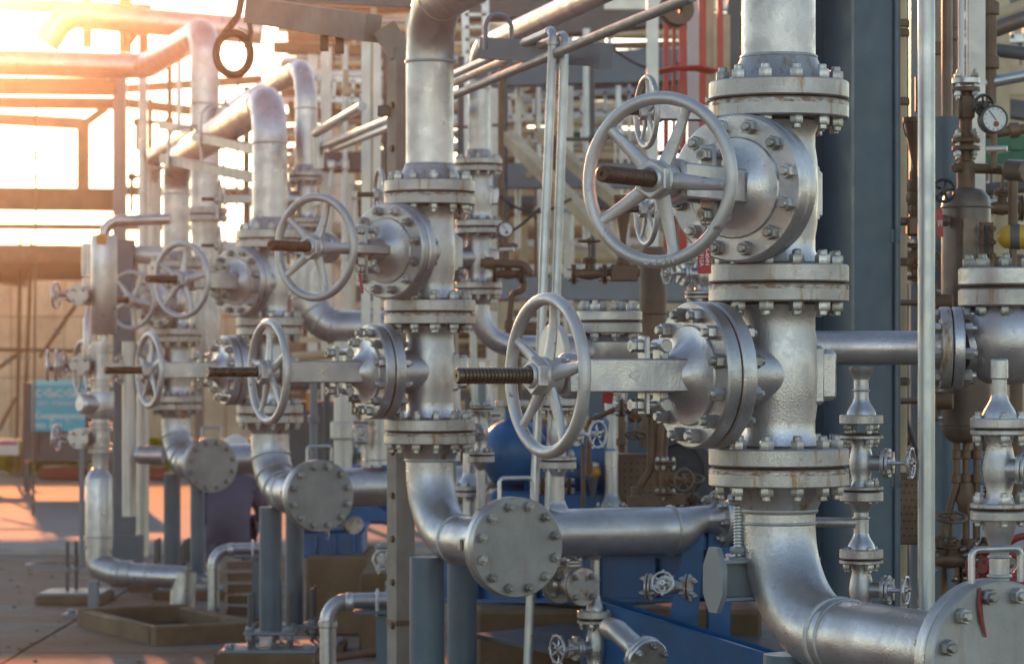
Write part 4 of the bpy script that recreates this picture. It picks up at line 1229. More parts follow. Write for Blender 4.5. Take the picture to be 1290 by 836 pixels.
# letters cast on the rim of the big handwheel
big = [o for o in SC.objects if o.name == 'gate_valve'][0]
wl = [o for o in big.children if o.name.startswith('handwheel')][0]
u = UP[0]
mwv = MW[big.name]
for k, ch in enumerate('OPEN'):
    a = R(-90 + (k - 1.1) * 6.6)
    Rm = u['Rw'] - .0175
    # wheel plane is local YZ; front side faces +X; letters read from the hub side (upside down at the bottom)
    loc = mwv @ Vector((u['Lw'] + .0175, Rm * math.cos(a), Rm * math.sin(a)))
    nrm = (mwv.to_3x3() @ X).normalized(); outw = (mwv.to_3x3() @ Vector((0, math.cos(a), math.sin(a)))).normalized()
    fr = frame(loc, nrm, outw.cross(nrm)); 
    yv = outw; xv = yv.cross(nrm)
    fr = Matrix((xv, yv, nrm)).transposed().to_4x4(); fr.translation = loc - nrm * .001
    text_part(ch, SILB, .023, wl, fr, extr=.002)

# red handwheels low at right
for px, py, D, rr, lb in ((1292, 705, 9.6, .09, 'dark red handwheel cut by the right edge beside the near blind flange'), (1240, 715, 10.2, .07, 'dark red handwheel seen through the near lifting handle')):
    t = thing('red_handwheel', lb, 'handwheel', frame(P(px, py, D), Vector((-.5, -.86, 0))) @ Matrix.Rotation(R(-90), 4, 'Y'), 'dark red handwheels at lower right')
    wheel_parts(t, 0, rr, .012, 5, R(70), .022, REDD, sp=(.012, .008), hubx=(-.08, .02))
    m = M(); m.cyl((-.02, 0, 0), (-.25, 0, 0), .016, n=12); part('stem', m, RUSTY, t, local=True)

# ------------------------------------------------------------------ pump skid in the middle
D = 14.2
c = P(655, 570, D)
pm = thing('blue_pump', 'bright blue pump casing and motor behind the oval handwheel', 'pump', P(680, 690, D))
m = M(); m.lathe([(0, -.16), (.08, -.155), (.135, -.11), (.165, -.03), (.165, .03), (.135, .11), (.08, .155), (0, .16)], frame(P(648, 570, D), Vector((.35, -1, .0))), 40); part('casing', m, BLUE, pm)
m = M(); m.lathe(disc(.19, -.02, .02, 0, .006), frame(P(655, 572, D + .05), Vector((.35, -1, .0))), 40); part('casing_flange', m, BLUE, pm)
for a, b_, rr in (((688, 593), (775, 597), .125), ((700, 575), (762, 580), .13), ((660, 600), (690, 600), .09), ((770, 597), (782, 597), .05)):
    m = M(); m.cyl(P(*a, D), P(*b_, D), rr, n=36, ch=.012); part('motor', m, BLUE, pm)
for k in range(7):
    m = M(); x0 = 706 + 8 * k; m.cyl(P(x0, 595, D - .005), P(x0 + 3, 595, D - .005), .136, n=36); part('cooling_fin', m, BLUE, pm)
m = M(); m.cyl(P(645, 535, D), P(645, 505, D), .04, n=20); part('nozzle', m, BLUE, pm)
m = M(); m.lathe(disc(.08, 0, .03), Matrix.Translation(P(645, 512, D)), 28); part('nozzle_flange', m, SILF, pm)
m = M(); m.box(tuple(P(690, 640, D)), (.55, .35, .18), b=.02); part('foot', m, BLUE, pm)
m = M(); m.cyl(P(740, 545, D), P(765, 548, D), .1, n=28, ch=.03); part('end_cover', m, BLUE, pm)
og = thing('oiler', 'amber glass oiler bottle in front of the blue pump', 'oiler', P(747, 625, D - .2))
def glassy(name, col):
    m, t, b = nodes(name); b.inputs['Base Color'].default_value = (*col, 1); b.inputs['Roughness'].default_value = .08; b.inputs['Transmission Weight'].default_value = .5
    return m
AMB = glassy('amber oil', (.75, .33, .03))
m = M(); cc = P(747, 600, D - .2); m.lathe([(0, 0), (.03, 0), (.037, .01), (.037, .035), (.028, .05), (0, .05)], Matrix.Translation(cc), 24); part('bottle', m, AMB, og)
m = M(); m.lathe([(0, .05), (.03, .05), (.03, .062), (.012, .07), (0, .07)], Matrix.Translation(cc), 24); part('cap', m, PALE, og)
m = M(); m.lathe([(0, -.1), (.014, -.1), (.02, -.05), (.028, -.01), (.03, 0), (0, 0)], Matrix.Translation(cc), 20); part('cup', m, DKB, og)
gb = thing('gearbox', 'brown perforated coupling guard box right of the blue pump', 'guard', P(810, 640, D))
m = M(); m.box(tuple(P(800, 602, D)), (.27, .3, .24), b=.02); part('box', m, RUSTY, gb)
for i in range(6):
    for j in range(5):
        m = M(); m.lathe([(0, 0), (.005, 0), (.005, .002), (0, .002)], frame(P(779 + 8 * i, 583 + 9 * j, D - .152), -Y), 8); part('hole', m, BLACK, gb)
fw = thing('drive_wheel', 'dark round coupling wheel behind brown pipes beside near flange', 'wheel', P(858, 640, D + .3))
fr = frame(P(858, 592, D + .3), Vector((-.3, -1, 0)))
m = M(); m.lathe([(.09, -.05), (.17, -.05), (.175, -.04), (.175, .04), (.17, .05), (.13, .05), (.12, .02), (.05, .02), (.04, .06), (0, .06)], fr, 40); part('rim', m, DKB, fw)
gd = thing('belt_guard', 'teal curved guard beside the dark wheel under near valve flange', 'guard', P(885, 640, D + .6))
m = M(); m.lathe([(.2, -.06), (.26, -.06), (.265, -.05), (.265, .05), (.26, .06), (.2, .06)], frame(P(862, 590, D + .6), Vector((-.3, -1, 0))), 48); part('ring', m, TEAL, gd)
m = M(); m.lathe([(.2, -.06), (.2, .02), (0, .02), (0, -.06)][::-1], frame(P(862, 590, D + .75), Vector((-.3, -1, 0))), 48); part('disc', m, DKB, gd)
# brown small bore pipes
SB = 'brown small bore pipes around the pump'
for pts, D_, r, lb in (
    ([(742, 600), (742, 530), (775, 515), (800, 520)], 13.4, .012, 'brown tube arching up beside the oval handwheel'),
    ([(802, 632), (802, 620), (820, 590), (820, 480)], 13.3, .018, 'brown pipe with slanted offset left of the near bonnet'),
    ([(830, 640), (830, 545), (835, 480)], 13.3, .016, 'brown upright pipe with little valve left of the near bonnet'),
    ([(838, 632), (838, 560), (842, 500)], 13.5, .011, 'thin brown tube right of the little brown valve'),
    ([(735, 705), (735, 560)], 13.6, .011, 'thin brown upright beside the amber oiler'),
    ([(605, 331), (660, 333), (668, 345)], 15.1, .022, 'brown pipe under the small gauge left of conduits'),
    ([(640, 420), (645, 370), (660, 365), (660, 330)], 15.3, .016, 'brown hooked tube left of the oval handwheel top'),
    ([(695, 470), (692, 440), (700, 420), (706, 450), (706, 520)], 15.0, .018, 'brown looped tube seen through the oval handwheel')):
    t = thing('small_pipe', lb, 'pipe', P(*pts[0], D_), SB)
    part('pipe', px_tube(pts, D_, r, 12, rad=r * 2.2 if len(pts) > 2 else None), RUSTY, t)
    m = M(); cc = P(*pts[0], D_); d_ = (P(*pts[1], D_) - cc).normalized(); m.cyl(cc + d_ * .02, cc + d_ * .07, r * 1.5, n=10, ch=.002); part('union', m, RUSTY, t)
for px, py, D_, sc_, lb, dr in ((838, 603, 13.2, .05, 'little brown valve with spoked wheel on the upright tube', Vector((.5, -.86, 0))), (742, 345, 13.4, .05, 'brown rusty gate valve standing upright seen behind the conduits', Vector((0, 0, 1))), (800, 513, 13.2, .045, 'brown valve body under the near yoke arm', Vector((0, -.5, -1)))):
    small_valve(P(px, py, D_), X if dr.z else Z, dr, sc_, sc_ * 1.4, lb, sc_ * 3.0, sc_ * 1.1, mat=RUSTY, group='small brown valves', knobs=False)
bar('brown_bracket', 'brown angle bracket lying behind the thick branch pipe', 'bracket', (790, 632, 13.2), (863, 628, 13.2), .06, .05, RUSTY)
bar('blue_post', 'blue grey square post left of the brown upright pipes', 'post', (806, 480, 14.6), (806, 700, 14.6), .13, .12, BLUEG, up=Y)
bv = thing('brown_standpipe', 'thick rusty brown standpipe behind the big handwheel', 'pipe', P(823, 420, 14.0))
m = M(); m.lathe([(0, -.5), (.064, -.5), (.064, .42), (.05, .45), (0, .45)], Matrix.Translation(P(823, 430, 14.0)), 28); part('shell', m, RUSTY, bv)
m = M(); m.torus(Matrix.Translation(P(823, 395, 14.0)), .065, .005, 28, 8); part('weld_bead', m, RUSTY, bv)
small_valve(P(885, 345, 12.6), Z, Vector((-.9, -.4, .0)), .075, .09, 'silver valve with knobbed wheel below the red tag near the big bonnet', .17, .05, knobs=6)
# middle check valve
D = 11.3; s_ = F / D
c = P(767, 405, D)
cv = thing('check_valve', 'silver valve body with bolted round cover behind the lower yoke arm', 'valve', P(767, 520, D))
m = M(); m.lathe([(0, -.215), (.06, -.21), (.10, -.18), (.12, -.14), (.12, -.08), (.088, -.05), (.088, 0), (0, 0)], Matrix.Translation(c), 36); m.cyl(c - Z * .12, c - Z * .12 - BRN * .22, .07, n=28); part('body', m, SIL, cv)
m = M(); m.lathe(disc(.128, .003, .04, 0, .004), Matrix.Translation(c), 44); part('cover', m, SIL, cv)
m = M(); m.lathe(disc(.128, -.045, -.004, 0, .004), Matrix.Translation(c), 44); part('flange', m, SILF, cv)
m = M(); m.lathe([(0, -.005), (.118, -.005), (.118, .005), (0, .005)], Matrix.Translation(c), 36); part('gasket', m, GASK, cv)
bolt_ring(cv, MW[cv.name].inverted() @ Matrix.Translation(c), .102, 8, .043, R(12), af=.032, nh=.024, sr=.011)
m = M(); m.lathe(disc(.11, 0, .03, 0, .004), frame(c - Z * .12 - BRN * .22, -BRN), 36); part('side_flange', m, PALE, cv)
# blue skid
D = 13.8
sk = thing('pump_skid', 'deep blue steel skid frame with pedestal under the pumps', 'skid', P(760, 836, D))
for a, b_, w_, h in (((560, 728, 14.6), (1010, 722, 13.2), .12, .24), ((700, 690, 15.4), (940, 690, 14.8), .1, .05)):
    m = M(); m.ibeam(P(*a), P(*b_), w_, h, .018, .012); part('rail', m, BLUE, sk)
for k in range(5):
    a = P(600 + 75 * k, 729, 14.42 - .23 * k)
    m = M(); m.box(tuple(a), (.012, .05, .2)); part('stiffener', m, BLUE, sk)
m = M(); m.add([P(838, 800, 12.9), P(878, 800, 12.9), P(888, 668, 12.9), P(866, 668, 12.9), P(838, 800, 13.5), P(878, 800, 13.5), P(888, 668, 13.5), P(866, 668, 13.5)], [(0, 1, 2, 3), (7, 6, 5, 4), (0, 4, 5, 1), (1, 5, 6, 2), (2, 6, 7, 3), (3, 7, 4, 0)]); part('pedestal', m, BLUE, sk)
m = M(); m.box(tuple(P(905, 735, 13.0)), (.10, .12, .5)); part('pedestal_web', m, BLUE, sk)
m = M(); m.add([P(735, 742, 12.9), P(1010, 830, 12.0), P(1010, 842, 12.0), P(735, 752, 12.9), P(735, 742, 13.05), P(1010, 830, 12.15), P(1010, 842, 12.15), P(735, 752, 13.05)], [(3, 2, 1, 0), (4, 5, 6, 7), (0, 1, 5, 4), (2, 3, 7, 6), (0, 4, 7, 3), (1, 2, 6, 5)]); part('kick_rail', m, BLUE, sk)
m = M(); m.bar(P(735, 812, 12.8), P(1010, 902, 11.9), .02, .42); part('tray_side', m, BLUE, sk)
m = M(); m.bar(P(735, 785, 13.9), P(1010, 842, 13.1), 1.6, .02); part('tray_floor', m, DKB, sk)
m = M(); m.bar(P(680, 762, 14.3), P(960, 742, 13.7), .05, .06); part('lip', m, BLUE, sk)
m = M(); m.box(tuple(P(1000, 690, 14.2)), (.9, .2, .3)); part('far_rail', m, BLUE, sk)
# plinths
def plinth(px0, px1, py, D, dep, label, ch=.02):
    x0, x1 = xat(px0, D), xat(px1, D); zt = zat(py, D)
    m = M(); m.box(((x0 + x1) / 2, D + dep / 2, zt / 2), (x1 - x0, dep, zt), b=ch)
    solo('concrete_plinth', m, CONC, label, 'plinth', 'stained concrete plinths under the machines')
plinth(600, 960, 768, 13.9, 1.6, 'long stained concrete plinth under the blue skid')
plinth(385, 462, 700, 19.0, 1.2, 'stained concrete plinth under the blue box, left of weathered column')
plinth(452, 492, 722, 17.6, .7, 'narrow stained concrete plinth under the drain leg')
bb = thing('blue_baseframe', 'low blue steel base box on the left concrete plinth', 'base frame', P(418, 700, 19.1))
m = M(); m.box(tuple(P(420, 682, 19.5)), (.42, .7, .17), b=.01); part('box', m, BLUE, bb)
m = M(); m.box(tuple(P(420, 662, 19.5)), (.46, .74, .03), b=.006); part('top_plate', m, BLUE, bb)
for k in range(3):
    m = M(); m.box(tuple(P(398 + 24 * k, 686, 19.13)), (.016, .05, .13)); part('stiffener', m, BLUE, bb)
bm = thing('blue_motor', 'blue motor beyond the lower valves, left of weathered column', 'motor', P(470, 600, 20.5))
m = M(); m.cyl(P(425, 620, 20.5), P(520, 620, 20.3), .2, n=32, ch=.03); part('body', m, BLUE, bm)
m = M(); m.box(tuple(P(470, 640, 20.4)), (.5, .4, .2), b=.02); part('foot', m, BLUE, bm)
m = M(); m.box(tuple(P(490, 575, 20.3)), (.16, .2, .2), b=.02); part('terminal_box', m, BLUE, bm)
dk = thing('control_box', 'dark control cabinet with orange label behind the third column', 'cabinet', P(385, 640, 20.8))
m = M(); m.box(tuple(P(395, 560, 20.8)), (.5, .3, .62), b=.015); part('cabinet', m, DKB, dk)
m = M(); m.box(tuple(P(391, 506, 20.6)), (.06, .02, .13), b=.004); part('label_plate', m, ORNG, dk)
# drain elbow pipes in front of the plinth
def prop(px0, pyl, px1, D, zr, label, pb):
    t = thing('galvanised_drain', label, 'pipe', Vector((xat(px0, D), D, 0)), 'galvanised drain pipes with elbows')
    x0 = xat(px0, D); zt = zat(pyl, D)
    a = [Vector((x0, D, 0)), Vector((x0, D, zt)), Vector((xat(px1, D), D + .2, zt))]
    m = M(); m.tube(fillet(a, .11, 10), zr, 24); part('pipe', m, SIL, t)
    for p_, d_ in ((a[1] - Z * .12, Z), (a[1] + X * .12 + Y * .02, X)):
        m = M(); m.cyl(p_ - d_ * .02, p_ + d_ * .02, zr * 1.16, n=24, ch=.005); part('coupling', m, SIL, t)
    m = M(); c_ = a[1] + X * .27 + Y * .05
    m.tube(fillet([c_ + Vector((0, -zr - .005, -zr - .03)), c_ + Vector((0, -zr - .005, zr + .02)), c_ + Vector((0, zr + .005, zr + .02)), c_ + Vector((0, zr + .005, -zr - .03))], .05, 6), .008, 8); part('u_bolt', m, GALV, t)
    s3 = thing('pipe_stand', pb, 'stand', Vector((c_.x, c_.y, 0)), 'blue grey pipe stands')
    m = M(); m.bar(Vector((c_.x + .04, c_.y, 0)), Vector((c_.x + .04, c_.y, zt - zr - .03)), .09, .06, up=Y); part('post', m, BLUEG, s3)
    m = M(); m.box((c_.x + .02, c_.y, zt - zr - .012), (.3, .16, .016)); part('cap_plate', m, BLUEG, s3)
prop(413, 758, 500, 16.2, .045, 'silver galvanised drain pipe turning down in front of weathered column', 'blue grey stand under the front galvanised drain pipe')
prop(269, 692, 345, 20.4, .040, 'silver galvanised drain pipe turning down into the timber pit', 'blue grey stand under the rear galvanised drain pipe')
# thin pipe across the lower left of skid
bar('brown_pipe', 'brown pipe lying along the ground at the bottom left of column', 'pipe', (395, 832, 16.6), (490, 818, 16.8), .022, 0, RUSTY, 'tube')

# ------------------------------------------------------------------ left cluster: silencer stack
D = 21.2; s_ = F / D
q = lambda py: zat(py, D)
x = xat(131, D)
def rv(name, label, cat, px, D, prof, mat=None, n=32):
    """solid of revolution from [(radius px, y px)] at distance D"""
    s = F / D
    m = M(); m.lathe([(r / s, zat(py, D)) for r, py in prof], Matrix.Translation((xat(px, D), D, 0)), n)
    return m
si = thing('silencer', 'upright silver silencer cylinder with orange tape patch at left', 'silencer', (x, D, q(440)), 'silver silencers at left')
part('shell', rv('', '', '', 131, D, [(0, 421), (15, 421), (16.5, 419), (16.5, 300), (15, 296), (0, 296)]), SIL, si)
part('neck', rv('', '', '', 131, D, [(0, 440), (7, 440), (7, 421), (0, 421)]), SIL, si)
m = M(); m.box((x - .005, D - 16.9 / s_, q(302)), (.07, .01, .075), b=.003); part('tape', m, ORNG, si)
s2_ = thing('silencer', 'smaller upright silver silencer half hidden behind the taller one', 'silencer', (xat(112, D), D + .3, q(345)), 'silver silencers at left')
part('shell', rv('', '', '', 112, D + .3, [(0, 348), (9, 348), (9, 306), (0, 306)]), SIL, s2_)
part('neck', rv('', '', '', 112, D + .3, [(0, 440), (7, 440), (7, 400), (4, 396), (4, 372), (8, 371), (8, 350), (0, 350)]), SIL, s2_)
run('cross_pipe', 'silver pipe turning from the silencer top towards the right', 'pipe', [(x, D, q(300)), (x, D, q(278)), (xat(215, D), D, q(276))], 7 / s_, SIL, rad=.12, couplings=(1,))
bar('cross_pipe', 'pale horizontal pipe behind the left handwheels', 'pipe', (150, 320, 23.5), (215, 322, 23.5), .075, 0, PALE, 'tube')
# vertical stack below
t = thing('drain_stack', 'silver stack of flanges and pot below the tall silencer', 'pipe', (x, D, q(560)))
part('pot', rv('', '', '', 127, D, [(0, 527), (16, 527), (17, 525), (17, 495), (16, 493), (0, 493)]), SIL, t)
for a, b_, rr in ((446, 441, 15), (439, 434, 15), (488, 483, 15), (481, 477, 15), (543, 538, 15), (536, 532, 15), (563, 558, 15), (570, 565, 15)):
    part('flange', rv('', '', '', 127, D, [(0, a), (rr, a), (rr, b_), (0, b_)]), SILF, t)
part('pipe', rv('', '', '', 127, D, [(0, 592), (10, 590), (10, 566), (12, 560), (11, 545), (11, 430), (0, 430)]), SIL, t)
part('side_pot', (lambda m: (m.cyl(P(128, 510, D), P(100, 508, D - .12), 13 / s_, n=24, ch=.02), m)[1])(M()), SIL, t)
for px, py, sdx, lb, tx_ in ((106, 460, -.98, 'silver valve with two handwheels in a row facing left at the silencer', 0), (104, 552, -.98, 'low silver valve with edge seen wheel beside turquoise sign', 0), (104, 372, -.98, 'silver valve with edge seen wheel above, facing left at the silencer', 0)):
    small_valve(P(px, py, D), Vector((.2, .98, 0)), Vector((-1, -.1, 0)), .075, .08, lb, .20 if py != 460 else .16, .10, knobs=False)
for px, lb in ((60, 'leftmost small handwheel seen edge on, on its thin stem'), (71, 'second small handwheel from left, seen edge on')):
    t = thing('handwheel_valve', lb, 'handwheel', frame(P(px, 460, D), Vector((-1, -.12, 0)), Z) @ Matrix.Rotation(R(-90), 4, 'Y'), 'small edge seen handwheels at left')
    wheel_parts(t, 0, .115, .012, 5, R(90), .02, SIL, sp=(.012, .008), hubx=(-.06, .02))
    m = M(); m.cyl((-.25, 0, 0), (.02, 0, 0), .012, n=10); part('stem', m, STEM, t, local=True)
# discharge pipe to the pit
t = thing('discharge_pipe', 'silver clad discharge pipe bending to a mitred end over the pit', 'pipe', (xat(125, D), D, q(745)))
part('riser', rv('', '', '', 125, D, [(0, 690), (17, 690), (17.3, 680), (17.3, 604), (16, 600), (10, 590), (0, 588)]), SIL, t)
ring(t, (xat(125, D), D, q(676)), Z, 17.3 / s_, .005)
a = Vector((xat(125, D), D, q(692))); b_ = P(135, 716, D - .05); c_ = P(152, 722, D - .12); 
m = M(); m.tube(fillet([a + Z * .05, P(124, 712, D), P(150, 722, D - .18), P(166, 722, D - .2)], .06, 8), 16.5 / s_, 28); part('elbow', m, SIL, t)
m = M(); m.tube([P(148, 722, D - .19), P(234, 727, D - .25)], 14.5 / s_, 28); part('run', m, SIL, t)
ring(t, P(149, 722, D - .19), X, 15 / s_, .006); ring(t, P(183, 724, D - .21), X, 14.8 / s_, .006)
m = M(); m.tube([P(232, 720, D - .25), P(229, 776, D - .25)], [15.5 / s_, 15.5 / s_], 28, caps=False)
m.tube([P(232, 720, D - .25), P(229, 776, D - .25)], [14.5 / s_, 14.5 / s_], 28, caps=False); part('mitre_end', m, SIL, t)
# pipe rest under the discharge pipe and base plate
t = thing('pipe_rest', 'short blue grey pipe rest on a small bolted plate in rusty ground', 'stand', (xat(118, 20.6), 20.6, 0))
m = M(); m.box((xat(118, 20.6), 20.6, .13), (.07, .09, .22)); part('leg', m, GREYS, t)
m = M(); m.box((xat(120, 20.6), 20.6, .012), (.42, .42, .024)); part('plate', m, GREYS, t)
for sx in (-1, 1):
    m = M(); hexnut(m, .024, .03, .05, Matrix.Translation((xat(120, 20.6) + sx * .15, 20.5, 0))); part('nut', m, GREYS, t)
t = thing('anchor_plate', 'grey base plate with two upright threaded rods at left', 'base plate', (xat(92, 21.8), 21.8, 0))
m = M(); m.box((xat(95, 21.8), 21.8, .03), (.5, .6, .06)); part('pad', m, CONC, t)
m = M(); m.box((xat(95, 21.8), 21.8, .07), (.46, .55, .02)); part('plate', m, GREYS, t)
for dx, dy in ((-.03, 0), (.02, .1)):
    m = M(); m.cyl((xat(90, 21.8) + dx, 21.8 + dy, .08), (xat(90, 21.8) + dx, 21.8 + dy, .44), .014, n=10); part('rod', m, DKB, t)
    m = M(); hexnut(m, .22, .03, .045, Matrix.Translation((xat(90, 21.8) + dx, 21.8 + dy, 0))); part('nut', m, GREYS, t)
# square steel post with pale pipes
t = thing('steel_post', 'blue grey square steel post right of the silencer stack', 'post', (xat(157, 23.4), 23.4, 0))
m = M(); m.bar(Vector((xat(157, 23.4), 23.4, 0)), Vector((xat(157, 23.4), 23.4, 2.75)), .16, .14, up=Y); part('shaft', m, BLUEG, t)
m = M(); m.box((xat(160, 23.4), 23.4, .2), (.24, .22, .4)); part('foot_box', m, BLUEG, t)
bar('pale_pipe', 'pale clad upright pipe right of the square steel post', 'pipe', (163, 430, 22.6), (163, 650, 22.6), .055, 0, PALE, 'tube')
bar('pale_pipe', 'second pale clad upright pipe reaching lower to the road', 'pipe', (180, 430, 23.8), (180, 700, 23.8), .05, 0, PALE, 'tube')
bar('thin_post', 'thin grey post in front of the road left of silencer stack', 'post', (103, 560, 22.4), (103, 712, 22.4), .035, .035, GREYS, up=Y)

# timber framed pit
o_ = Vector((xat(200, 18.35), 18.35, 0))
pit = thing('timber_pit', 'open drain pit framed with dark wet timber baulks', 'pit', o_)
pm = Matrix.Translation(o_) @ Matrix.Rotation(R(26), 4, 'Z')
for c_, d_ in (((.34, 0, .06), (.76, .10, .13)), ((.34, 1.5, .06), (.76, .10, .13)), ((0, .75, .055), (.09, 1.38, .12)), ((.68, .75, .055), (.09, 1.38, .12))):
    m = M(); m.box(c_, d_, pm, b=.01); part('timber', m, CONC, pit)
m = M(); m.box((.34, .75, .010), (.58, 1.38, .012), pm); part('dark_bed', m, BLACK, pit)
# scrap timbers behind
for k in range(6):
    bar('scrap_timber', ('farthest', 'second farthest', 'third', 'fourth', 'second nearest', 'nearest')[k] + ' brown scrap timber in the pile behind the galvanised pipe', 'timber', (285, 712 + 14 * k, 21.8 - .35 * k), (330 + 4 * k, 710 + 15 * k, 21.9 - .35 * k), .07, .06, RUSTY, group='scrap timbers piled behind the pipe')
t = thing('manhole_cover', 'round brown manhole cover lying by the road edge', 'manhole', (xat(78, 25.8), 25.8, 0))
m = M(); m.lathe([(0, .0), (.26, .0), (.26, .014), (.24, .018), (0, .018)], Matrix.Translation((xat(78, 25.8), 25.8, 0)), 36); part('lid', m, CONC, t)
m = M(); m.lathe([(.27, 0), (.32, 0), (.32, .012), (.27, .012)], Matrix.Translation((xat(78, 25.8), 25.8, 0)), 36); part('rim', m, GREYS, t)
for k in range(8):
    m = M(); a = k * math.pi / 4; cc = Vector((xat(78, 25.8), 25.8, .019)); m.bar(cc + Vector((.06 * math.cos(a), .06 * math.sin(a), 0)), cc + Vector((.22 * math.cos(a), .22 * math.sin(a), 0)), .02, .006); part('rib', m, RUSTY, t)
# pale kerb line between pad and road
m = M(); m.box((0, 27.28, .02), (60, .12, .08), b=.01)
solo('road_kerb', m, painted('pale concrete kerb', (.36, .34, .31), .85, 0, .2, bumps=.4), None, None, kind='structure')

# ------------------------------------------------------------------ left background: pipe bridge against the glowing sky
t = thing('overhead_pipe', 'large silver pipe with goose neck dropping behind the farthest valves at upper left', 'pipe', P(258, 262, 24))
a = P(258, 262, 24); b_ = P(258, 38, 24); z_ = b_.z
Dm = (z_ - CAM_Z) * F / (460 - 84)
cpt = Vector((xat(184, Dm), Dm, z_)); dpt = Vector((xat(-120, Dm - .6), Dm - .6, z_))
m = M(); m.tube(fillet([a, b_, cpt, dpt], .22, 12), .118, 32); part('pipe', m, SIL, t)
for p_, ax_ in ((a + Z * .5, Z), (a + Z * .85, Z), (cpt - X * .35, X), (cpt - X * 1.1, X)):
    ring(t, p_, ax_, .119, .006)
m = M(); m.lathe(disc(.19, -.05, 0), Matrix.Translation(a), 36); part('flange', m, SILF, t)
m = M(); m.lathe(disc(.19, -.11, -.06), Matrix.Translation(a), 36); part('flange', m, SILF, t)
m = M(); m.lathe([(0, -1.2), (.1, -1.2), (.13, -.9), (.1, -.5), (.12, -.11), (0, -.11)], Matrix.Translation(a), 32); part('valve_body', m, SIL, t)
t = thing('overhead_pipe', 'fat lagged pipe curving down at the very top left corner', 'pipe', P(60, 50, 33))
m = M(); m.tube(fillet([P(58, 56, 33), P(82, 18, 33), P(330, 40, 33)], .3, 10), .15, 28); part('pipe', m, SIL, t)
for px in (120, 138, 172, 205):
    ring(t, P(px, 18 + (px - 82) * 22 / 248, 33), X, .152, .007)
PB = 'steel members of the pipe bridge at upper left'
for a, b_, w_, h, mt, lb in (
    ((-40, 4, 34), (190, 14, 34), .2, .14, RUSTY, 'topmost long beam of the pipe bridge crossing the corner'),
    ((-40, 108, 30), (147, 110, 30), .25, .16, RUSTY, 'brown beam right under the large horizontal pipe at left'),
    ((-40, 129, 31), (147, 131, 31), .3, .10, RUSTY, 'lower dark brown beam under the large horizontal pipe at left'),
    ((-40, 148, 34), (104, 156, 34), .15, .13, RUSTY, 'thin crossbeam below the bridge, ending at the short post'),
    ((-40, 250, 32), (146, 252, 32), .3, .24, RUSTY, 'wide channel beam level with the lower railing at left'),
    ((-40, 285, 36), (250, 287, 36), .2, .07, RUSTY, 'flat beam under the wide channel beam at left'),
    ((-40, 318, 38), (330, 322, 38), .25, .22, RUSTY, 'brown eave beam along the top of the tan wall'),
    ((160, 130, 34), (330, 150, 34), .2, .10, RUSTY, 'thin beam behind the gooseneck pipes'),
    ((160, 112, 36), (330, 100, 36), .2, .09, RUSTY, 'upper thin beam behind the gooseneck pipes'),
    ((150, 240, 34), (330, 246, 34), .2, .10, RUSTY, 'thin beam behind the farthest upper wheels')):
    bar('bridge_beam', lb, 'beam', a, b_, w_, h, mt, group=PB)
for px, y0, y1, D_, w_, lb in ((151, 92, 640, 30, .13, 'tall square post of the pipe bridge left of the silver pipes'), (105, 150, 238, 34, .13, 'short square post hanging between crossbeam and channel beam'),
                              (158, -30, 66, 33, .13, 'short post above the large horizontal pipe'), (110, -20, 60, 34, .10, 'short stub post beside the lagged corner pipe'), (181, 30, 72, 34, .1, 'second short stub post above the large pipe')):
    bar('bridge_post', lb, 'post', (px, y0, D_), (px, y1, D_), w_, w_, RUSTY if D_ != 30 else GREYS, group=PB, up=Y)
bar('bridge_brace', 'diagonal brace between crossbeam and tall post at left', 'brace', (104, 158, 34), (134, 136, 34), .1, .08, RUSTY)
bar('bridge_brace', 'curved looking brace above the large horizontal pipe', 'brace', (158, 58, 33), (172, 40, 33), .1, .08, RUSTY)
bar('upright_pipe', 'pale upright pipe behind the gooseneck bend at upper left', 'pipe', (180, 96, 28), (180, 420, 28), .042, 0, SIL, 'tube')
bar('upright_pipe', 'slim pale upright pipe left of the farthest column', 'pipe', (200, 190, 30), (200, 420, 30), .03, 0, SIL, 'tube')
for k, py in enumerate((196, 209, 222, 230)):
    m = M(); m.tube([P(-30, py - 1, 33), P(80, py + 2 + k, 33), P(212, py, 33)], .006, 6)
    solo('wire', m, DKB, ('topmost', 'second', 'third', 'lowest')[k] + ' of four thin wires strung across the bright gap at left', 'wire', 'wires across the bright gap')
t = thing('railing', 'thin pipe railing with clamps in front of the tan wall at left', 'railing', P(42, 640, 31))
m = M(); m.tube([P(46, 135, 31), P(42, 650, 31)], .012, 8); part('rod', m, RUSTY, t)
for py in (193, 200, 222, 229, 262):
    m = M(); cc = P(45, py, 31); m.cyl(cc - Z * .02, cc + Z * .02, .022, n=10); part('clamp', m, RUSTY, t)
# support brackets with U bolts on gooseneck
for a, b_, lb in (((205, 200, 20.6), (330, 226, 18.6), 'lower purple grey angle bracket under the gooseneck pipe'), ((246, 172, 20.2), (340, 192, 18.4), 'upper purple grey angle bracket under the gooseneck pipe'), ((203, 158, 24.5), (244, 163, 23.5), 'short angle bracket at the slim gooseneck')):
    t = thing('angle_bracket', lb, 'bracket', P(*a))
    m = M(); m.bar(P(*a), P(*b_), .05, .065); part('angle', m, GREYS, t)
    if a[0] != 203:
        c_ = P(a[0] + 28, a[1] - 18, a[2] - .3)
        m = M(); m.tube(fillet([c_ + Vector((-.12, .05, -.16)), c_ + Vector((-.12, .05, .12)), c_ + Vector((.12, -.05, .12)), c_ + Vector((.12, -.05, -.16))], .1, 6), .011, 8); part('u_bolt', m, GALV, t)

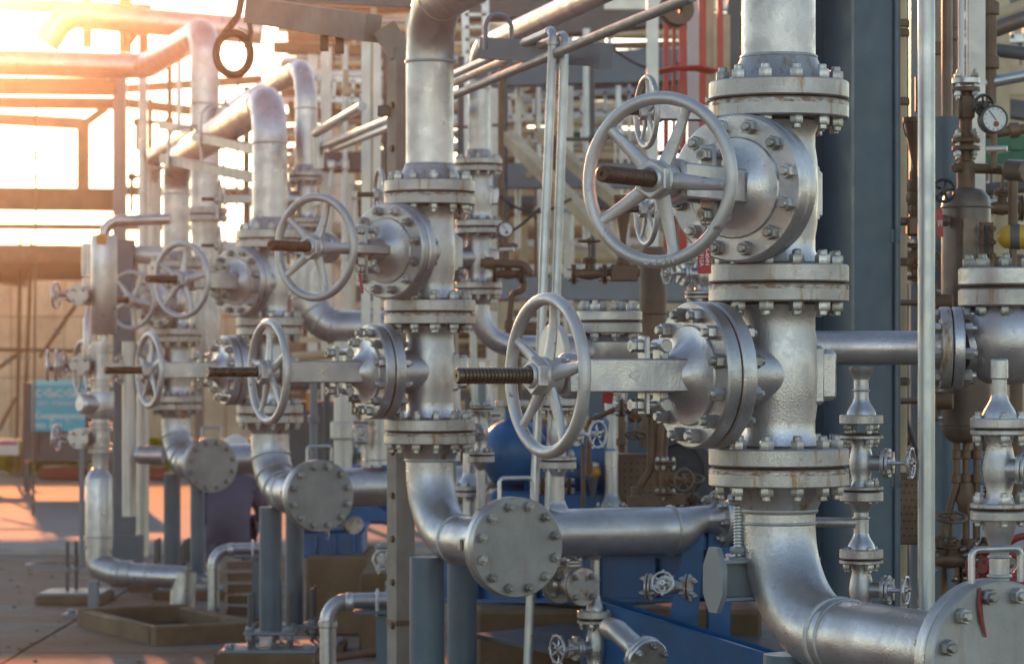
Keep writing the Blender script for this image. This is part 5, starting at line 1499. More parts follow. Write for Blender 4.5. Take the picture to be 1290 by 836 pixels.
# scaffolding and tan wall
WALL = painted('tan stained wall', (.56, .45, .30), .9, 0, .3, dirt=(.24, .14, .06), dirt_amt=.6, bumps=.4, scale=.25, drip=.5, rust=(.25, .15, .07))
wl_ = thing('tan_wall', 'tan stained wall with panel joints closing the yard at left', 'wall', P(120, 489, 70))
x0, x1 = xat(-120, 70), xat(420, 70)
nx, nz = 8, 3
zt = zat(322, 70)
pm_ = {}
for i in range(nx):
    for j in range(nz):
        w_ = (x1 - x0) / nx; h = zt / nz
        m = M(); m.box((x0 + w_ * (i + .5), 70 + random.uniform(-.01, .01), h * (j + .5)), (w_ - .02, .25, h - .02), b=.01)
        part('panel', m, WALL, wl_)
m = M(); m.box(((x0 + x1) / 2, 70.05, zt / 2), (x1 - x0, .2, zt - .03)); part('backing', m, DKB, wl_)
SCF = 'scaffold tubes before the tan wall'
for k, (a, b_) in enumerate((((40, 300, 44), (28, 600, 44)), ((26, 300, 44.5), (20, 600, 44.5)), ((-20, 440, 44), (105, 442, 44)), ((-10, 470, 44), (30, 440, 44)), ((95, 385, 44), (50, 450, 44)), ((-20, 575, 44), (20, 500, 44)))):
    lb = ['upright scaffold tube right of its twin by the wall', 'upright scaffold tube nearest the left edge', 'level scaffold tube with couplers before the wall', 'short slanting scaffold tube at the left edge', 'slanting scaffold tube rising towards the silencer', 'slanting scaffold tube low at the left edge'][k]
    t = thing('scaffold_tube', lb, 'scaffold tube', P(*b_), SCF)
    m = M(); m.tube([P(*a), P(*b_)], .028, 10); part('tube', m, RUSTY, t)
    m = M(); cc = (P(*a) + P(*b_)) / 2; m.box(tuple(cc), (.08, .09, .08), b=.01); part('coupler', m, GREYS, t)
cn = thing('shade_canopy', 'long flat roof added to shade the yard in front of the tan wall', 'shade_canopy', P(100, 600, 44))  # flat roof added to keep the low sun off the ground
zc_ = zat(322, 38.4)
m = M(); m.box((-8.0, 44.0, zc_ + .05), (17, 11.0, .10), b=.01); part('roof_sheet', m, RUSTY, cn)
for k in range(7):
    m = M(); m.bar(Vector((-16 + 2.6 * k, 38.7, zc_ - .06)), Vector((-16 + 2.6 * k, 49.4, zc_ - .06)), .1, .12); part('rafter', m, RUSTY, cn)
for k in range(4):
    m = M(); m.bar(Vector((-15 + 4.9 * k, 48.8, 0)), Vector((-15 + 4.9 * k, 48.8, zc_ - .12)), .14, .14, up=Y); part('post', m, GREYS, cn)
# bright gaps under the eave, painted as a row of pale slats
t = thing('bright_gap_slats', 'pale slats standing in for bright gaps under the eave at left', 'bright_gap', P(60, 318, 39))
for k in range(5):
    m = M(); x_ = P(-10 + 24 * k, 317, 39); m.bar(x_, P(8 + 24 * k, 317, 39), .02, .06); part('slat', m, PALE, t)

# turquoise sign on a dark cabinet, and a small white sign
D = 40.0
t = thing('cabinet', 'dark grey cabinet carrying the turquoise sign', 'cabinet', P(85, 590, D + .3))
c0, c1_ = P(28, 582, D + .3), P(150, 482, D + .3)
m = M(); m.box(((c0.x + c1_.x) / 2, D + .6, (c0.z + c1_.z) / 2), (c1_.x - c0.x, .5, c1_.z - c0.z), b=.02); part('body', m, DKB, t)
m = M(); m.box((c0.x + .12, D + .32, (c0.z + c1_.z) / 2), (.2, .02, c1_.z - c0.z - .1), b=.01); part('door', m, DKB, t)
for px in (34, 140):
    m = M(); cc = P(px, 582, D + .6); m.bar(Vector((cc.x, cc.y, 0)), cc, .08, .08, up=Y); part('leg', m, DKB, t)
sg = thing('turquoise_sign', 'turquoise sign with white distorted lettering behind the silencer stack', 'sign', P(74, 543, D))
TURQ = painted('turquoise sign sheet', (.0, .40, .56), .5, 0, .05, dirt_amt=.05, bumps=.02)
TURL = painted('pale turquoise sign sheet', (.22, .68, .78), .5, 0, .05, dirt_amt=.05, bumps=.02)
a, b_ = P(40, 543, D), P(108, 485, D)
m = M(); m.box(((a.x + b_.x) / 2, D, (a.z + b_.z) / 2), (b_.x - a.x, .03, b_.z - a.z), b=.004); part('board', m, TURQ, sg)
a2, b2 = P(40, 485, D), P(108, 477.5, D)
m = M(); m.box(((a2.x + b2.x) / 2, D, (a2.z + b2.z) / 2), (b2.x - a2.x, .03, b2.z - a2.z), b=.004); part('header_strip', m, TURL, sg)
def sgt(txt, px, py, hpx):
    text_part(txt, WHITE, hpx * D / F * 1.35, sg, Matrix.Translation(P(px, py, D - .0175)) @ Matrix.Rotation(R(90), 4, 'X'), align='LEFT')
sgt('C\u25c1aC\u25c1aC\u25c1a', 44, 495.5, 9.5); sgt('HENT  IT\u041fAGLINO', 46.5, 508, 4.2); sgt('Congnoqunop', 43.5, 523.5, 8.2); sgt('NO. 2/19', 43.5, 536, 6.5); sgt('T1', 84, 531.5, 4)
t = thing('notice_board', 'small white notice with pink stripe at the left edge', 'sign', P(8, 575, 42))
a, b_ = P(-16, 573, 42), P(24, 553, 42)
m = M(); m.box(((a.x + b_.x) / 2, 42, (a.z + b_.z) / 2), (b_.x - a.x, .03, b_.z - a.z)); part('board', m, WHITE, t)
PINK = painted('pink print', (.6, .08, .25), .5, 0, .05, dirt_amt=.05)
m = M(); m.box(((a.x + b_.x) / 2, 41.982, a.z + (b_.z - a.z) * .75), ((b_.x - a.x) * .9, .004, .05), b=.001); part('stripe', m, PINK, t)
m = M(); m.bar(Vector((a.x + .1, 42.05, 0)), Vector((a.x + .1, 42.05, a.z + .1)), .05, .05, up=Y); part('leg', m, DKB, t)
# planter and greenery across the road
for px0, px1, lb in ((52, 108, 'low dark red planter kerb across the road, left one'), (186, 208, 'low dark red planter kerb across the road, seen between posts')):
    a, b_ = P(px0, 600, 45.5), P(px1, 600, 45.5)
    m = M(); m.box(((a.x + b_.x) / 2, 45.5, .09), (b_.x - a.x, .4, .19), b=.02)
    solo('planter_kerb', m, REDD, lb, 'kerb', 'red planter kerbs across the road')
LEAF, t_, b_n = nodes('bright leaf')
oi = t_.nodes.new('ShaderNodeTexNoise'); oi.inputs['Scale'].default_value = 9
t_.links.new(ramp(t_, oi.outputs['Fac'], [(.3, (.10, .17, .012)), (.7, (.22, .30, .025))]), b_n.inputs['Base Color'])
b_n.inputs['Roughness'].default_value = .5; b_n.inputs['Transmission Weight'].default_value = .0
tr = t_.nodes.new('ShaderNodeBsdfTranslucent'); tr.inputs[0].default_value = (.6, .72, .04, 1)
mx = t_.nodes.new('ShaderNodeMixShader'); mx.inputs[0].default_value = .45
t_.links.new(b_n.outputs[0], mx.inputs[1]); t_.links.new(tr.outputs[0], mx.inputs[2]); t_.links.new(mx.outputs[0], t_.nodes['Material Output'].inputs[0])
def bush(px, py, D, wpx, hpx, label):
    c = P(px, py, D); w_ = wpx * D / F / 2; h = hpx * D / F
    t = thing('bush', label, 'bush', (c.x, D, 0), 'sunlit bushes across the road')
    rnd = random.Random(px)
    m = M()
    for k in range(900):
        u, v_, s_ = rnd.gauss(0, .42), rnd.random(), rnd.gauss(0, .42)
        pos = Vector((c.x + u * w_, D + s_ * w_ * .7, .04 + v_ * h * (1 - .5 * min(1, u * u))))
        d1 = Vector((rnd.uniform(-1, 1), rnd.uniform(-1, 1), rnd.uniform(-.6, 1))).normalized()
        d2 = d1.cross(Vector((rnd.uniform(-1, 1), rnd.uniform(-1, 1), rnd.uniform(-1, 1)))).normalized()
        L = rnd.uniform(.04, .09)
        m.add([pos - d1 * L, pos + d2 * L * .35, pos + d1 * L, pos - d2 * L * .35], [(0, 1, 2, 3)])
    o = part('foliage', m, LEAF, t); o['kind'] = 'stuff'
    m = M()
    for k in range(5): m.cyl((c.x + rnd.uniform(-.2, .2) * w_, D, 0), (c.x + rnd.uniform(-.7, .7) * w_, D + rnd.uniform(-.2, .2), h * .7), .015, .006, 6)
    o = part('stems', m, RUSTY, t); o['kind'] = 'stuff'
for px, wpx, hpx, D_, lb in ((15, 60, 38, 47.5, 'yellow green bush under the white notice at left edge'), (60, 46, 30, 47.0, 'pale bush behind the bicycle like frame under the sign'), (92, 44, 42, 46.8, 'brightest yellow green bush under the turquoise sign'), (195, 40, 44, 47.0, 'green bush seen between the blue grey posts')):
    bush(px, 600, D_, wpx, hpx, lb)
run('hand_lever', 'white handled lever in front of the bushes under the sign', 'lever', [P(37, 600, 44), P(37, 566, 44), P(44, 560, 44)], .03, GREEN, rad=.05)

# ------------------------------------------------------------------ worker crouching behind the third header
def person(c, label):
    t = thing('person', label, 'person', c)
    CLOTH = painted('faded purple blue coverall', (.10, .10, .165), .85, 0, .3, dirt=(.05, .05, .09), dirt_amt=.4, bumps=.3, scale=.8)
    SLV = painted('bright blue sleeve', (.015, .05, .24), .8, 0, .15, dirt_amt=.1, bumps=.1)
    SKIN = painted('skin', (.35, .19, .12), .6, 0, .08, dirt_amt=.05, bumps=.05)
    HELM = painted('white helmet', (.75, .75, .73), .35, 0, .05, dirt_amt=.1, bumps=.03)
    # joints, camera side is -Y (his back); crouching, leaning forward (+Y) to the right
    J = {'pelvis': (0, -.04, .30), 'waist': (.0, -.02, .46), 'chest': (.02, .06, .66), 'neck': (.04, .16, .82), 'head0': (.05, .22, .90), 'head1': (.05, .27, 1.02),
         'shL': (-.165, .06, .72), 'elL': (-.215, .08, .46), 'haL': (-.2, .36, .36), 'shR': (.21, .11, .71), 'elR': (.29, .22, .47), 'haR': (.2, .42, .42),
         'hipL': (-.10, .0, .30), 'knL': (-.19, .38, .44), 'anL': (-.14, .10, .10), 'toL': (-.15, .30, .05), 'hipR': (.12, .0, .30), 'knR': (.2, .38, .44), 'anR': (.15, .10, .10), 'toR': (.16, .30, .05)}
    E = [('pelvis', 'waist'), ('waist', 'chest'), ('chest', 'neck'), ('neck', 'head0'), ('head0', 'head1'), ('chest', 'shL'), ('shL', 'elL'), ('elL', 'haL'), ('chest', 'shR'), ('shR', 'elR'), ('elR', 'haR'),
         ('pelvis', 'hipL'), ('hipL', 'knL'), ('knL', 'anL'), ('anL', 'toL'), ('pelvis', 'hipR'), ('hipR', 'knR'), ('knR', 'anR'), ('anR', 'toR')]
    rad = dict(pelvis=.175, waist=.165, chest=.175, neck=.06, head0=.09, head1=.085, shL=.075, elL=.055, haL=.04, shR=.075, elR=.055, haR=.04, hipL=.10, knL=.075, anL=.05, toL=.045, hipR=.10, knR=.075, anR=.05, toR=.045)
    ks = list(J)
    me = bpy.data.meshes.new('body')
    me.from_pydata([J[k] for k in ks], [(ks.index(a), ks.index(b)) for a, b in E], [])
    o = link('body', me, t)
    sk_ = o.modifiers.new('skin', 'SKIN'); sk_.use_smooth_shade = True
    sv = me.skin_vertices if me.skin_vertices else None
    bpy.context.view_layer.objects.active = o
    bpy.context.view_layer.update()
    for i, k in enumerate(ks):
        me.skin_vertices[0].data[i].radius = (rad[k], rad[k] * (.8 if k in ('chest', 'waist') else 1))
        me.skin_vertices[0].data[i].use_root = (k == 'pelvis')
    ss = o.modifiers.new('sub', 'SUBSURF'); ss.levels = 2; ss.render_levels = 2
    me.materials.append(CLOTH)
    base = Matrix.Translation(c)
    Wp = lambda k: c + Vector(J[k])
    for a, b_ in (('shL', 'elL'),):
        m = M(); m.tube([Wp(a) + Vector((-.03, 0, 0)), (Wp(a) + Wp(b_)) / 2 + Vector((-.02, 0, 0)), Wp(b_), (Wp('elL') + Wp('haL')) / 2], [.088, .074, .064, .054], 16); part('sleeve', m, SLV, t)
    m = M(); m.tube([Wp('shR'), (Wp('shR') + Wp('elR')) / 2, Wp('elR'), (Wp('elR') + Wp('haR')) / 2], [.085, .072, .064, .054], 16); part('sleeve', m, CLOTH, t)
    m = M(); m.lathe([(0, 0), (.02, 0), (.135, .0), (.14, .01), (.115, .02), (.112, .06), (.09, .11), (.05, .135), (0, .14)], Matrix.Translation(Wp('head1') + Vector((0, 0, -.02))) @ Matrix.Rotation(R(-25), 4, 'X'), 28); part('helmet', m, HELM, t)
    for s_, h in ((-1, 'haL'), (1, 'haR')):
        m = M()
        w0 = Wp(h)
        m.tube([w0 + Vector((0, -.03, .01)), w0 + Vector((0, .02, 0)), w0 + Vector((0, .07, -.01))], [.026, .034, .03], 10, sq=.55)
        for f_ in range(4):
            q0 = w0 + Vector((-.024 + .016 * f_, .065, -.01)); L = (.07, .08, .075, .06)[f_]
            m.tube([q0, q0 + Vector((0, L * .5, -.012)), q0 + Vector((0, L * .8, -.035))], [.009, .0085, .007], 8)
        q0 = w0 + Vector((-s_ * .03, .01, 0)); m.tube([q0, q0 + Vector((-s_ * .025, .03, -.01)), q0 + Vector((-s_ * .03, .055, -.02))], [.011, .01, .008], 8)
        part('hand', m, SKIN, t)
    return t
person(Vector((xat(286, 24.6), 24.6, 0.02)), 'crouching worker in purple blue coverall seen from behind between blue posts')

# ------------------------------------------------------------------ background plant structure, middle and right
RK = 'beams and posts of the pipe racks behind the valves'
for a, b_, w_, h, mt, lb in (
    ((345, 60, 30), (486, 66, 30), .2, .10, RUSTY, 'brown beam behind the knee brace, upper of two'),
    ((375, 205, 25), (500, 203, 25), .2, .16, DKB, 'dark beam behind the valve wheels, right of the third column'),
    ((610, 90, 24), (890, 82, 24), .2, .26, BLUEG, 'blue grey main beam high behind the two conduits'),
    ((600, 110, 28), (900, 118, 28), .2, .14, BLUEG, 'second blue grey beam below the main one'),
    ((600, 222, 24), (900, 222, 24), .2, .20, GREYS, 'grey blue beam level with the hub of the big wheel'),
    ((560, 362, 20), (900, 366, 20), .18, .15, GREYS, 'grey blue beam low behind the oval handwheel top'),
    ((560, 385, 22), (900, 388, 22), .15, .06, TANL, 'tan ledge under the low grey blue beam'),
    ((560, 5, 26), (760, 2, 26), .3, .3, DKB, 'dark beam under the roof at the top'),
    ((640, 42, 25), (860, 20, 25), .3, .14, DKB, 'dark slanting beam at the top behind the slim pipe'),
    ((560, 186, 30), (800, 184, 30), .2, .10, TAN, 'tan beam under the slatted floor'),
    ((1130, 15, 25), (1330, 12, 25), .3, .22, DKB, 'dark roof beam at the top right corner'),
    ((1225, 130, 20), (1330, 146, 20), .2, .12, DKB, 'dark beam right of the pressure gauge'),
    ((1225, 290, 18), (1330, 292, 18), .2, .1, PALE, 'pale ledge beam behind the yellow actuator')):
    bar('rack_beam', lb, 'beam', a, b_, w_, h, mt, group=RK)
for px, D_, w_, y0, mt, lb in (
    (716, 26, .085, -40, PALE, 'pale upright pipe post behind the two conduits'), (822, 19, .075, -40, PALE, 'pale upright pipe in front of the red frame'),
    (890, 20, .10, -40, TAN, 'tan post right of the red frame'), (908, 20, .12, 20, TAN, 'tan post with slanted top beside the near pipe'), (925, 21, .10, -40, DKB, 'dark post beside the near pipe'),
    (752, 21, .12, 352, BLUEG, 'blue grey post standing under the low beam'), (461, 18, .055, 36, PALE, 'pale upright pipe with elbow left of the weathered column'), (475, 19, .05, 36, PALE, 'second pale upright pipe left of the weathered column'),
    (411, 26, .09, 60, PALE, 'pale post far behind between third and middle columns'), (428, 34, .1, 90, TAN, 'tan post far behind between third and middle columns'), (440, 36, .16, 95, PALE, 'pale thick post far behind the diagonal conduits'),
    (394, 30, .1, 60, PALE, 'pale post just right of the slim gooseneck'), (620, 26, .1, 60, PALE, 'thin post behind the bypass valves'), (640, 32, .12, 120, TAN, 'tan post behind the left conduit'), (659, 32, .10, 120, TAN, 'second tan post behind the left conduit'),
    (1183, 13, .06, -40, BROWN, 'brown post between pole and pale posts'), (1262, 19, .09, -40, TAN, 'tan post at the upper right corner'), (1140, 17, .12, -40, TAN, 'tan post beside the blue column')):
    bar('rack_post', lb, 'post', (px, y0, D_), (px, 620, D_), w_, w_, mt, group=RK, up=Y)
# red frame
t = thing('red_cage', 'red steel cage frame with hoop high between big wheel and near pipe', 'frame', P(860, 420, 19.5))
for px, w_ in ((839, .035), (860, .05), (885, .045), (849, .022), (907, .04)):
    m = M(); m.bar(P(px, -40, 19.5 + (.3 if px in (849, 905) else 0)), P(px, 330, 19.5 + (.3 if px in (849, 905) else 0)), w_, .06, up=Y); part('upright', m, RED, t)
m = M(); m.tube([P(820, 93, 19.2), P(850, 86, 19.0), P(880, 86, 19.0), P(897, 90, 19.2)], .045, 10, sq=.4); part('hoop', m, RED, t)
m = M(); m.tube([P(820, 195, 19.2), P(850, 190, 19.0), P(897, 194, 19.2)], .045, 10, sq=.4); part('hoop', m, RED, t)
m = M(); m.bar(P(873, -40, 19.7), P(873, 330, 19.7), .075, .03, up=Y); part('white_strip', m, WHITE, t)
t = thing('pulley', 'brown pulley wheel at the top beside the red frame', 'pulley', P(852, 18, 17))
m = M(); m.lathe([(.03, -.03), (.1, -.03), (.085, 0), (.1, .03), (.03, .03)], frame(P(852, 12, 17), Vector((.3, -1, .2))), 32); part('sheave', m, RUSTY, t)
m = M(); m.bar(P(852, 12, 16.95), P(858, -30, 16.95), .04, .02, up=Y); part('strap', m, RUSTY, t)
# slanting conduits between third and middle columns
for a, b_, r, lb in (((398, 168, 17.5), (456, 134, 16.0), .027, 'upper slanting conduit joining the pale upright pipe'), ((408, 184, 17.5), (492, 150, 15.5), .022, 'middle slanting conduit left of the weathered column'), ((416, 190, 17.5), (492, 160, 15.5), .02, 'lower slanting conduit left of the weathered column')):
    bar('slant_conduit', lb, 'conduit', a, b_, r, 0, GALV, 'tube')
bar('short_conduit', 'short upright conduit dropping from the upper slanting one', 'conduit', (401, 166, 17.5), (402, 212, 17.5), .03, 0, GALV, 'tube')
# slatted floors of planks and pipes, high behind
rnd = random.Random(4)
ORD = 'topmost second third fourth fifth sixth seventh eighth ninth tenth eleventh twelfth thirteenth fourteenth fifteenth sixteenth seventeenth eighteenth nineteenth twentieth'.split() + ['lower']*20
grp = 'tan planks and pipes on the racks behind the valves'
k = 0
for y0, y1, n, xa, xb, D0, D1, area in ((122, 232, 18, 585, 800, 27, 36, 'behind the conduits'), (70, 215, 20, 380, 520, 30, 40, 'behind the knee brace'), (-10, 110, 19, 380, 620, 30, 42, 'at the top middle'), (240, 345, 9, 570, 800, 30, 40, 'behind the oval wheel top'),
        (-10, 250, 20, 1120, 1330, 24, 36, 'at upper right'), (-10, 125, 18, 740, 930, 26, 36, 'behind the red cage'), (250, 420, 12, 1120, 1330, 22, 34, 'behind the brown vessel'), (400, 560, 14, 560, 960, 24, 38, 'low behind the pump'), (380, 560, 10, 370, 520, 24, 36, 'low behind the third column'), (190, 330, 14, 380, 520, 28, 38, 'behind the middle upper wheel')):
    for i in range(n):
        py = y0 + (y1 - y0) * (i + rnd.uniform(.1, .9)) / n
        D_ = rnd.uniform(D0, D1)
        sl = rnd.uniform(-6, 6) if i % 3 else rnd.uniform(-22, 8)
        a, b_ = P(xa - rnd.uniform(0, 30), py - sl / 2, D_), P(xb + rnd.uniform(0, 30), py + sl / 2, D_)
        m = M()
        th = rnd.uniform(.035, .085)
        mt = rnd.choice([TAN, TANL, RUSTY, PALE, GALV, DKB, TAN, RUSTY])
        if i % 2: m.tube([a, b_], th, 12)
        else: m.bar(a, b_, th * 3, th * 1.3)
        tone = {TAN.name: 'tan', TANL.name: 'pale tan', PALE.name: 'pale grey', GALV.name: 'grey', RUSTY.name: 'brown', DKB.name: 'dark grey'}[mt.name]
        shape = 'round pipe' if i % 2 else 'flat plank'
        lev = ORD[i]
        solo('rack_pipe' if i % 2 else 'rack_plank', m, mt, f'{tone} {shape}, {lev} from the top on the racks {area}', 'pipe' if i % 2 else 'plank', f'{shape}s on the racks {area}')
for a, b_, w_, lb in (((640, 172, 22), (800, 335, 21), .13, 'upper slanting tan timber stringer behind the conduits'), ((680, 168, 23), (850, 320, 22), .11, 'lower slanting tan timber stringer behind the big wheel'), ((755, 50, 24), (640, 130, 28), .1, 'slanting pale pipe at the top behind the conduits')):
    bar('stair_stringer', lb, 'stringer', a, b_, w_, .08, TANL)
bar('green_strip', 'thin green strip on the far rack behind the conduits', 'strip', (675, 166, 28), (790, 174, 28), .06, .05, GREEN)
# far hall that closes the view low behind the racks
HALL = painted('far hall cladding', (.20, .155, .11), .8, 0, .3, dirt=(.2, .13, .07), dirt_amt=.6, bumps=.2, scale=.3, drip=.4, rust=(.25, .15, .08))
def hall(px0, px1, ytop, D, label, n):
    t = thing('far_hall', label, 'building', P((px0 + px1) / 2, 600, D))
    x0, x1, zt = xat(px0, D), xat(px1, D), zat(ytop, D)
    m = M(); m.box(((x0 + x1) / 2, D + 3.2, zt / 2), (x1 - x0, 6, zt), b=.03); part('wall', m, HALL, t)
    for i in range(n):
        w_ = (x1 - x0) / n
        m = M(); m.box((x0 + w_ * (i + .5), D + .12, zt * .5), (w_ * .97, .12, zt * .98), b=.02); part('cladding_panel', m, HALL, t)
        m = M(); m.box((x0 + w_ * (i + .5), D + .04, zt * .62), (w_ * .55, .06, zt * .18), b=.01); f_ = part('window', m, PALE, t)
        m = M(); m.box((x0 + w_ * (i + .5), D + .005, zt * .62), (w_ * .48, .02, zt * .14), b=.004); part('pane', m, DKB, f_)
    m = M(); m.box(((x0 + x1) / 2, D + 3, zt + .1), (x1 - x0 + .4, 6.6, .2), b=.03); part('roof', m, DKB, t)
hall(330, 640, 262, 56, 'far tan hall behind the third and middle columns', 6)
hall(640, 1000, 268, 54, 'far tan hall behind the big handwheel', 6)
hall(1000, 1480, 215, 52, 'far tan hall at the right edge', 6)

# small bore uprights and cables that fill the depth between the machines
rnd = random.Random(11)
for k, (px, y0, y1, D_, r, mt, lb) in enumerate((
    (1142, -40, 300, 12.5, .02, RUSTY, 'thin brown upright just right of the beige standpipe'), (1150, -40, 900, 13.5, .035, BROWN, 'brown upright behind the funnel stem'), (1176, -40, 300, 13.0, .03, RUSTY, 'rusty upright hidden behind the pole top'),
    (1203, -40, 240, 13.2, .028, BROWN, 'brown upright left of the thin purple pipe'), (1247, -40, 130, 13.0, .03, RUSTY, 'rusty upright above the pressure gauge'), (1262, 200, 620, 13.8, .04, TAN, 'tan upright behind the gauge pipework'), (1280, 320, 640, 12.8, .03, RUSTY, 'rusty upright behind the right edge valve'),
    (570, 420, 640, 16.5, .022, GREYS, 'grey upright right of the middle lower flange'), (607, 470, 660, 15.2, .022, GREYS, 'grey upright with clamp beside the blue pump'), (590, 500, 700, 16.0, .018, DKB, 'dark upright left of the blue pump'),
    (783, 520, 640, 15.4, .02, RUSTY, 'rusty upright behind the gland of the near valve'), (905, 560, 650, 15.0, .025, RUSTY, 'rusty upright beside the teal guard'), (633, 380, 520, 17.0, .03, TAN, 'tan upright behind the slim bending pipe'), (845, 430, 560, 16.0, .03, RUSTY, 'rusty upright behind the near bonnet'),
    (395, 480, 640, 19.0, .025, GREYS, 'grey upright behind the dark cabinet front'), (412, 470, 600, 18.6, .02, DKB, 'dark upright right of the dark cabinet'), (432, 430, 590, 19.5, .06, PALE, 'pale clad upright behind the lower yoke of the middle valve'))):
    t = thing('small_upright', lb, 'pipe', P(px, y1, D_), 'thin upright pipes in the depth')
    m = M(); m.tube([P(px, y0, D_), P(px, y1, D_)], r, 12); part('pipe', m, mt, t)
    for q_ in (.3, .7):
        m = M(); c_ = P(px, y0 + (y1 - y0) * q_, D_); m.lathe(disc(r * 1.45, -r, r, 0, r * .2), Matrix.Translation(c_), 12); part('union', m, mt, t)
for k, (a, b_, sag, lb) in enumerate((((1125, 470, 11.5), (1200, 640, 11.5), .1, 'black cable looping behind the pole low on the right'), ((620, 240, 20), (720, 250, 20), .12, 'dark cable sagging behind the two conduits'), ((600, 300, 18), (680, 262, 18), .06, 'dark cable rising behind the small gauge'), ((770, 60, 20), (900, 40, 20), .2, 'dark cable sagging below the top beams'))):
    p0, p1 = P(*a), P(*b_)
    m = M(); m.tube([p0.lerp(p1, q_ / 12) - Z * sag * math.sin(math.pi * q_ / 12) for q_ in range(13)], .009, 8)
    solo('cable', m, BLACK, lb, 'cable')

# more plant closing the depth: vertical exchangers, cable ladders and pipe bundles
def exchanger(px, y0, y1, D, rpx, mat, label):
    s = F / D
    t = thing('tall_vessel', label, 'vessel', P(px, y1, D), 'tall vessels in the depth')
    m = M(); h = (y1 - y0) / s; r = rpx / s
    m.lathe([(0, 0), (r * .7, .02), (r, r * .5), (r, h - r * .5), (r * .7, h - .02), (0, h)], Matrix.Translation(P(px, y1, D)), 28); part('shell', m, mat, t)
    for q_ in (.2, .5, .8):
        m = M(); m.lathe(disc(r * 1.1, -r * .12, r * .12, 0, .004), Matrix.Translation(P(px, y1, D) + Z * h * q_), 28); part('band', m, mat, t)
    m = M(); m.cyl(P(px, y1, D) + Z * h * .35, P(px, y1, D) + Z * h * .35 + Vector((r * 1.6, -r * .3, 0)), r * .3, n=14, ch=.005); part('nozzle', m, mat, t)
for a in ((430, 150, 560, 31, 17, PALE, 'pale tall vessel far behind between the third and middle columns'), (640, 60, 250, 38, 20, TAN, 'tan vessel high on the far rack behind the conduits'), (765, 130, 420, 33, 16, TANL, 'pale tan vessel behind the big wheel rim'),
          (935, 20, 420, 25, 16, TAN, 'tan vessel right behind the near pipe'), (1148, -20, 620, 20, 15, BROWN, 'brown tall vessel behind the funnel'), (1275, 10, 560, 23, 22, TAN, 'tan tall vessel at the right edge behind the gauge'), (385, 90, 200, 35, 14, PALE, 'pale vessel behind the slim gooseneck')):
    exchanger(*a)
def ladder(a, b_, n, w_, label):
    p0, p1 = P(*a), P(*b_)
    t = thing('cable_ladder', label, 'cable tray', p1, 'cable ladders on the far racks')
    d = (p1 - p0); sd_ = d.cross(Y).normalized() * w_
    for sg in (-1, 1):
        m = M(); m.bar(p0 + sd_ * sg, p1 + sd_ * sg, .03, .06); part('rail', m, GALV, t)
    for k in range(n):
        c_ = p0 + d * ((k + .5) / n)
        m = M(); m.bar(c_ - sd_, c_ + sd_, .03, .03, up=Y); part('rung', m, GALV, t)
ladder((560, 140, 27), (800, 128, 27), 16, .1, 'level cable ladder on the far rack behind the two conduits')
ladder((380, 110, 29), (520, 118, 29), 12, .1, 'level cable ladder behind the knee brace')
ladder((1140, 40, 21), (1330, 30, 21), 12, .09, 'level cable ladder at the upper right corner')
ladder((598, -20, 23), (604, 260, 23), 18, .08, 'upright cable ladder behind the slim bypass pipe')

rnd = random.Random(21)
for (xa, xb, ya, yb, n, D0, D1, where) in ((380, 520, 40, 330, 9, 22, 34, 'behind the knee brace'), (560, 800, 60, 350, 16, 20, 34, 'behind the conduits'), (1130, 1300, -20, 300, 9, 14, 24, 'behind the brown vessel'), (560, 900, 420, 560, 12, 17, 24, 'low behind the pump'), (180, 330, 100, 330, 7, 26, 34, 'behind the goosenecks')):
    xs = [xa + (xb - xa) * (i + rnd.random()) / n for i in range(n)]
    for i, px in enumerate(xs):
        D_ = rnd.uniform(D0, D1); r_ = rnd.uniform(.012, .03)
        mt, tone = rnd.choice(((RUSTY, 'brown'), (GALV, 'grey'), (DKB, 'dark'), (TAN, 'tan'), (PALE, 'pale')))
        y0, y1 = ya + rnd.uniform(-30, 40), yb + rnd.uniform(-60, 60)
        dx = rnd.uniform(-3, 3)
        t = thing('thin_riser', f'thin {tone} riser with branch, {ORD[i]} from left {where}'.replace('topmost', 'first'), 'pipe', P(px, y1, D_), f'thin risers {where}')
        jx = px + rnd.choice((-1, 1)) * rnd.uniform(12, 50); jy = y0 + (y1 - y0) * rnd.uniform(.2, .8)
        m = M(); m.tube([P(px + dx, y0, D_), P(px, y1, D_)], r_, 10); part('pipe', m, mt, t)
        m = M(); m.tube(fillet([P(px + dx * .5, jy, D_), P(jx, jy, D_), P(jx, jy + rnd.choice((-1, 1)) * rnd.uniform(20, 60), D_)], r_ * 2.5, 5), r_ * .8, 10); part('branch', m, mt, t)
        m = M(); c_ = P(px + dx * .5, jy, D_); m.lathe(disc(r_ * 1.6, -r_ * 1.6, r_ * 1.6, 0, r_ * .3), Matrix.Translation(c_), 10); part('tee', m, mt, t)
        m = M(); c_ = P(jx, jy, D_); m.box(tuple(c_), (r_ * 3, r_ * 3, r_ * 3), b=r_ * .5); part('elbow', m, mt, t)

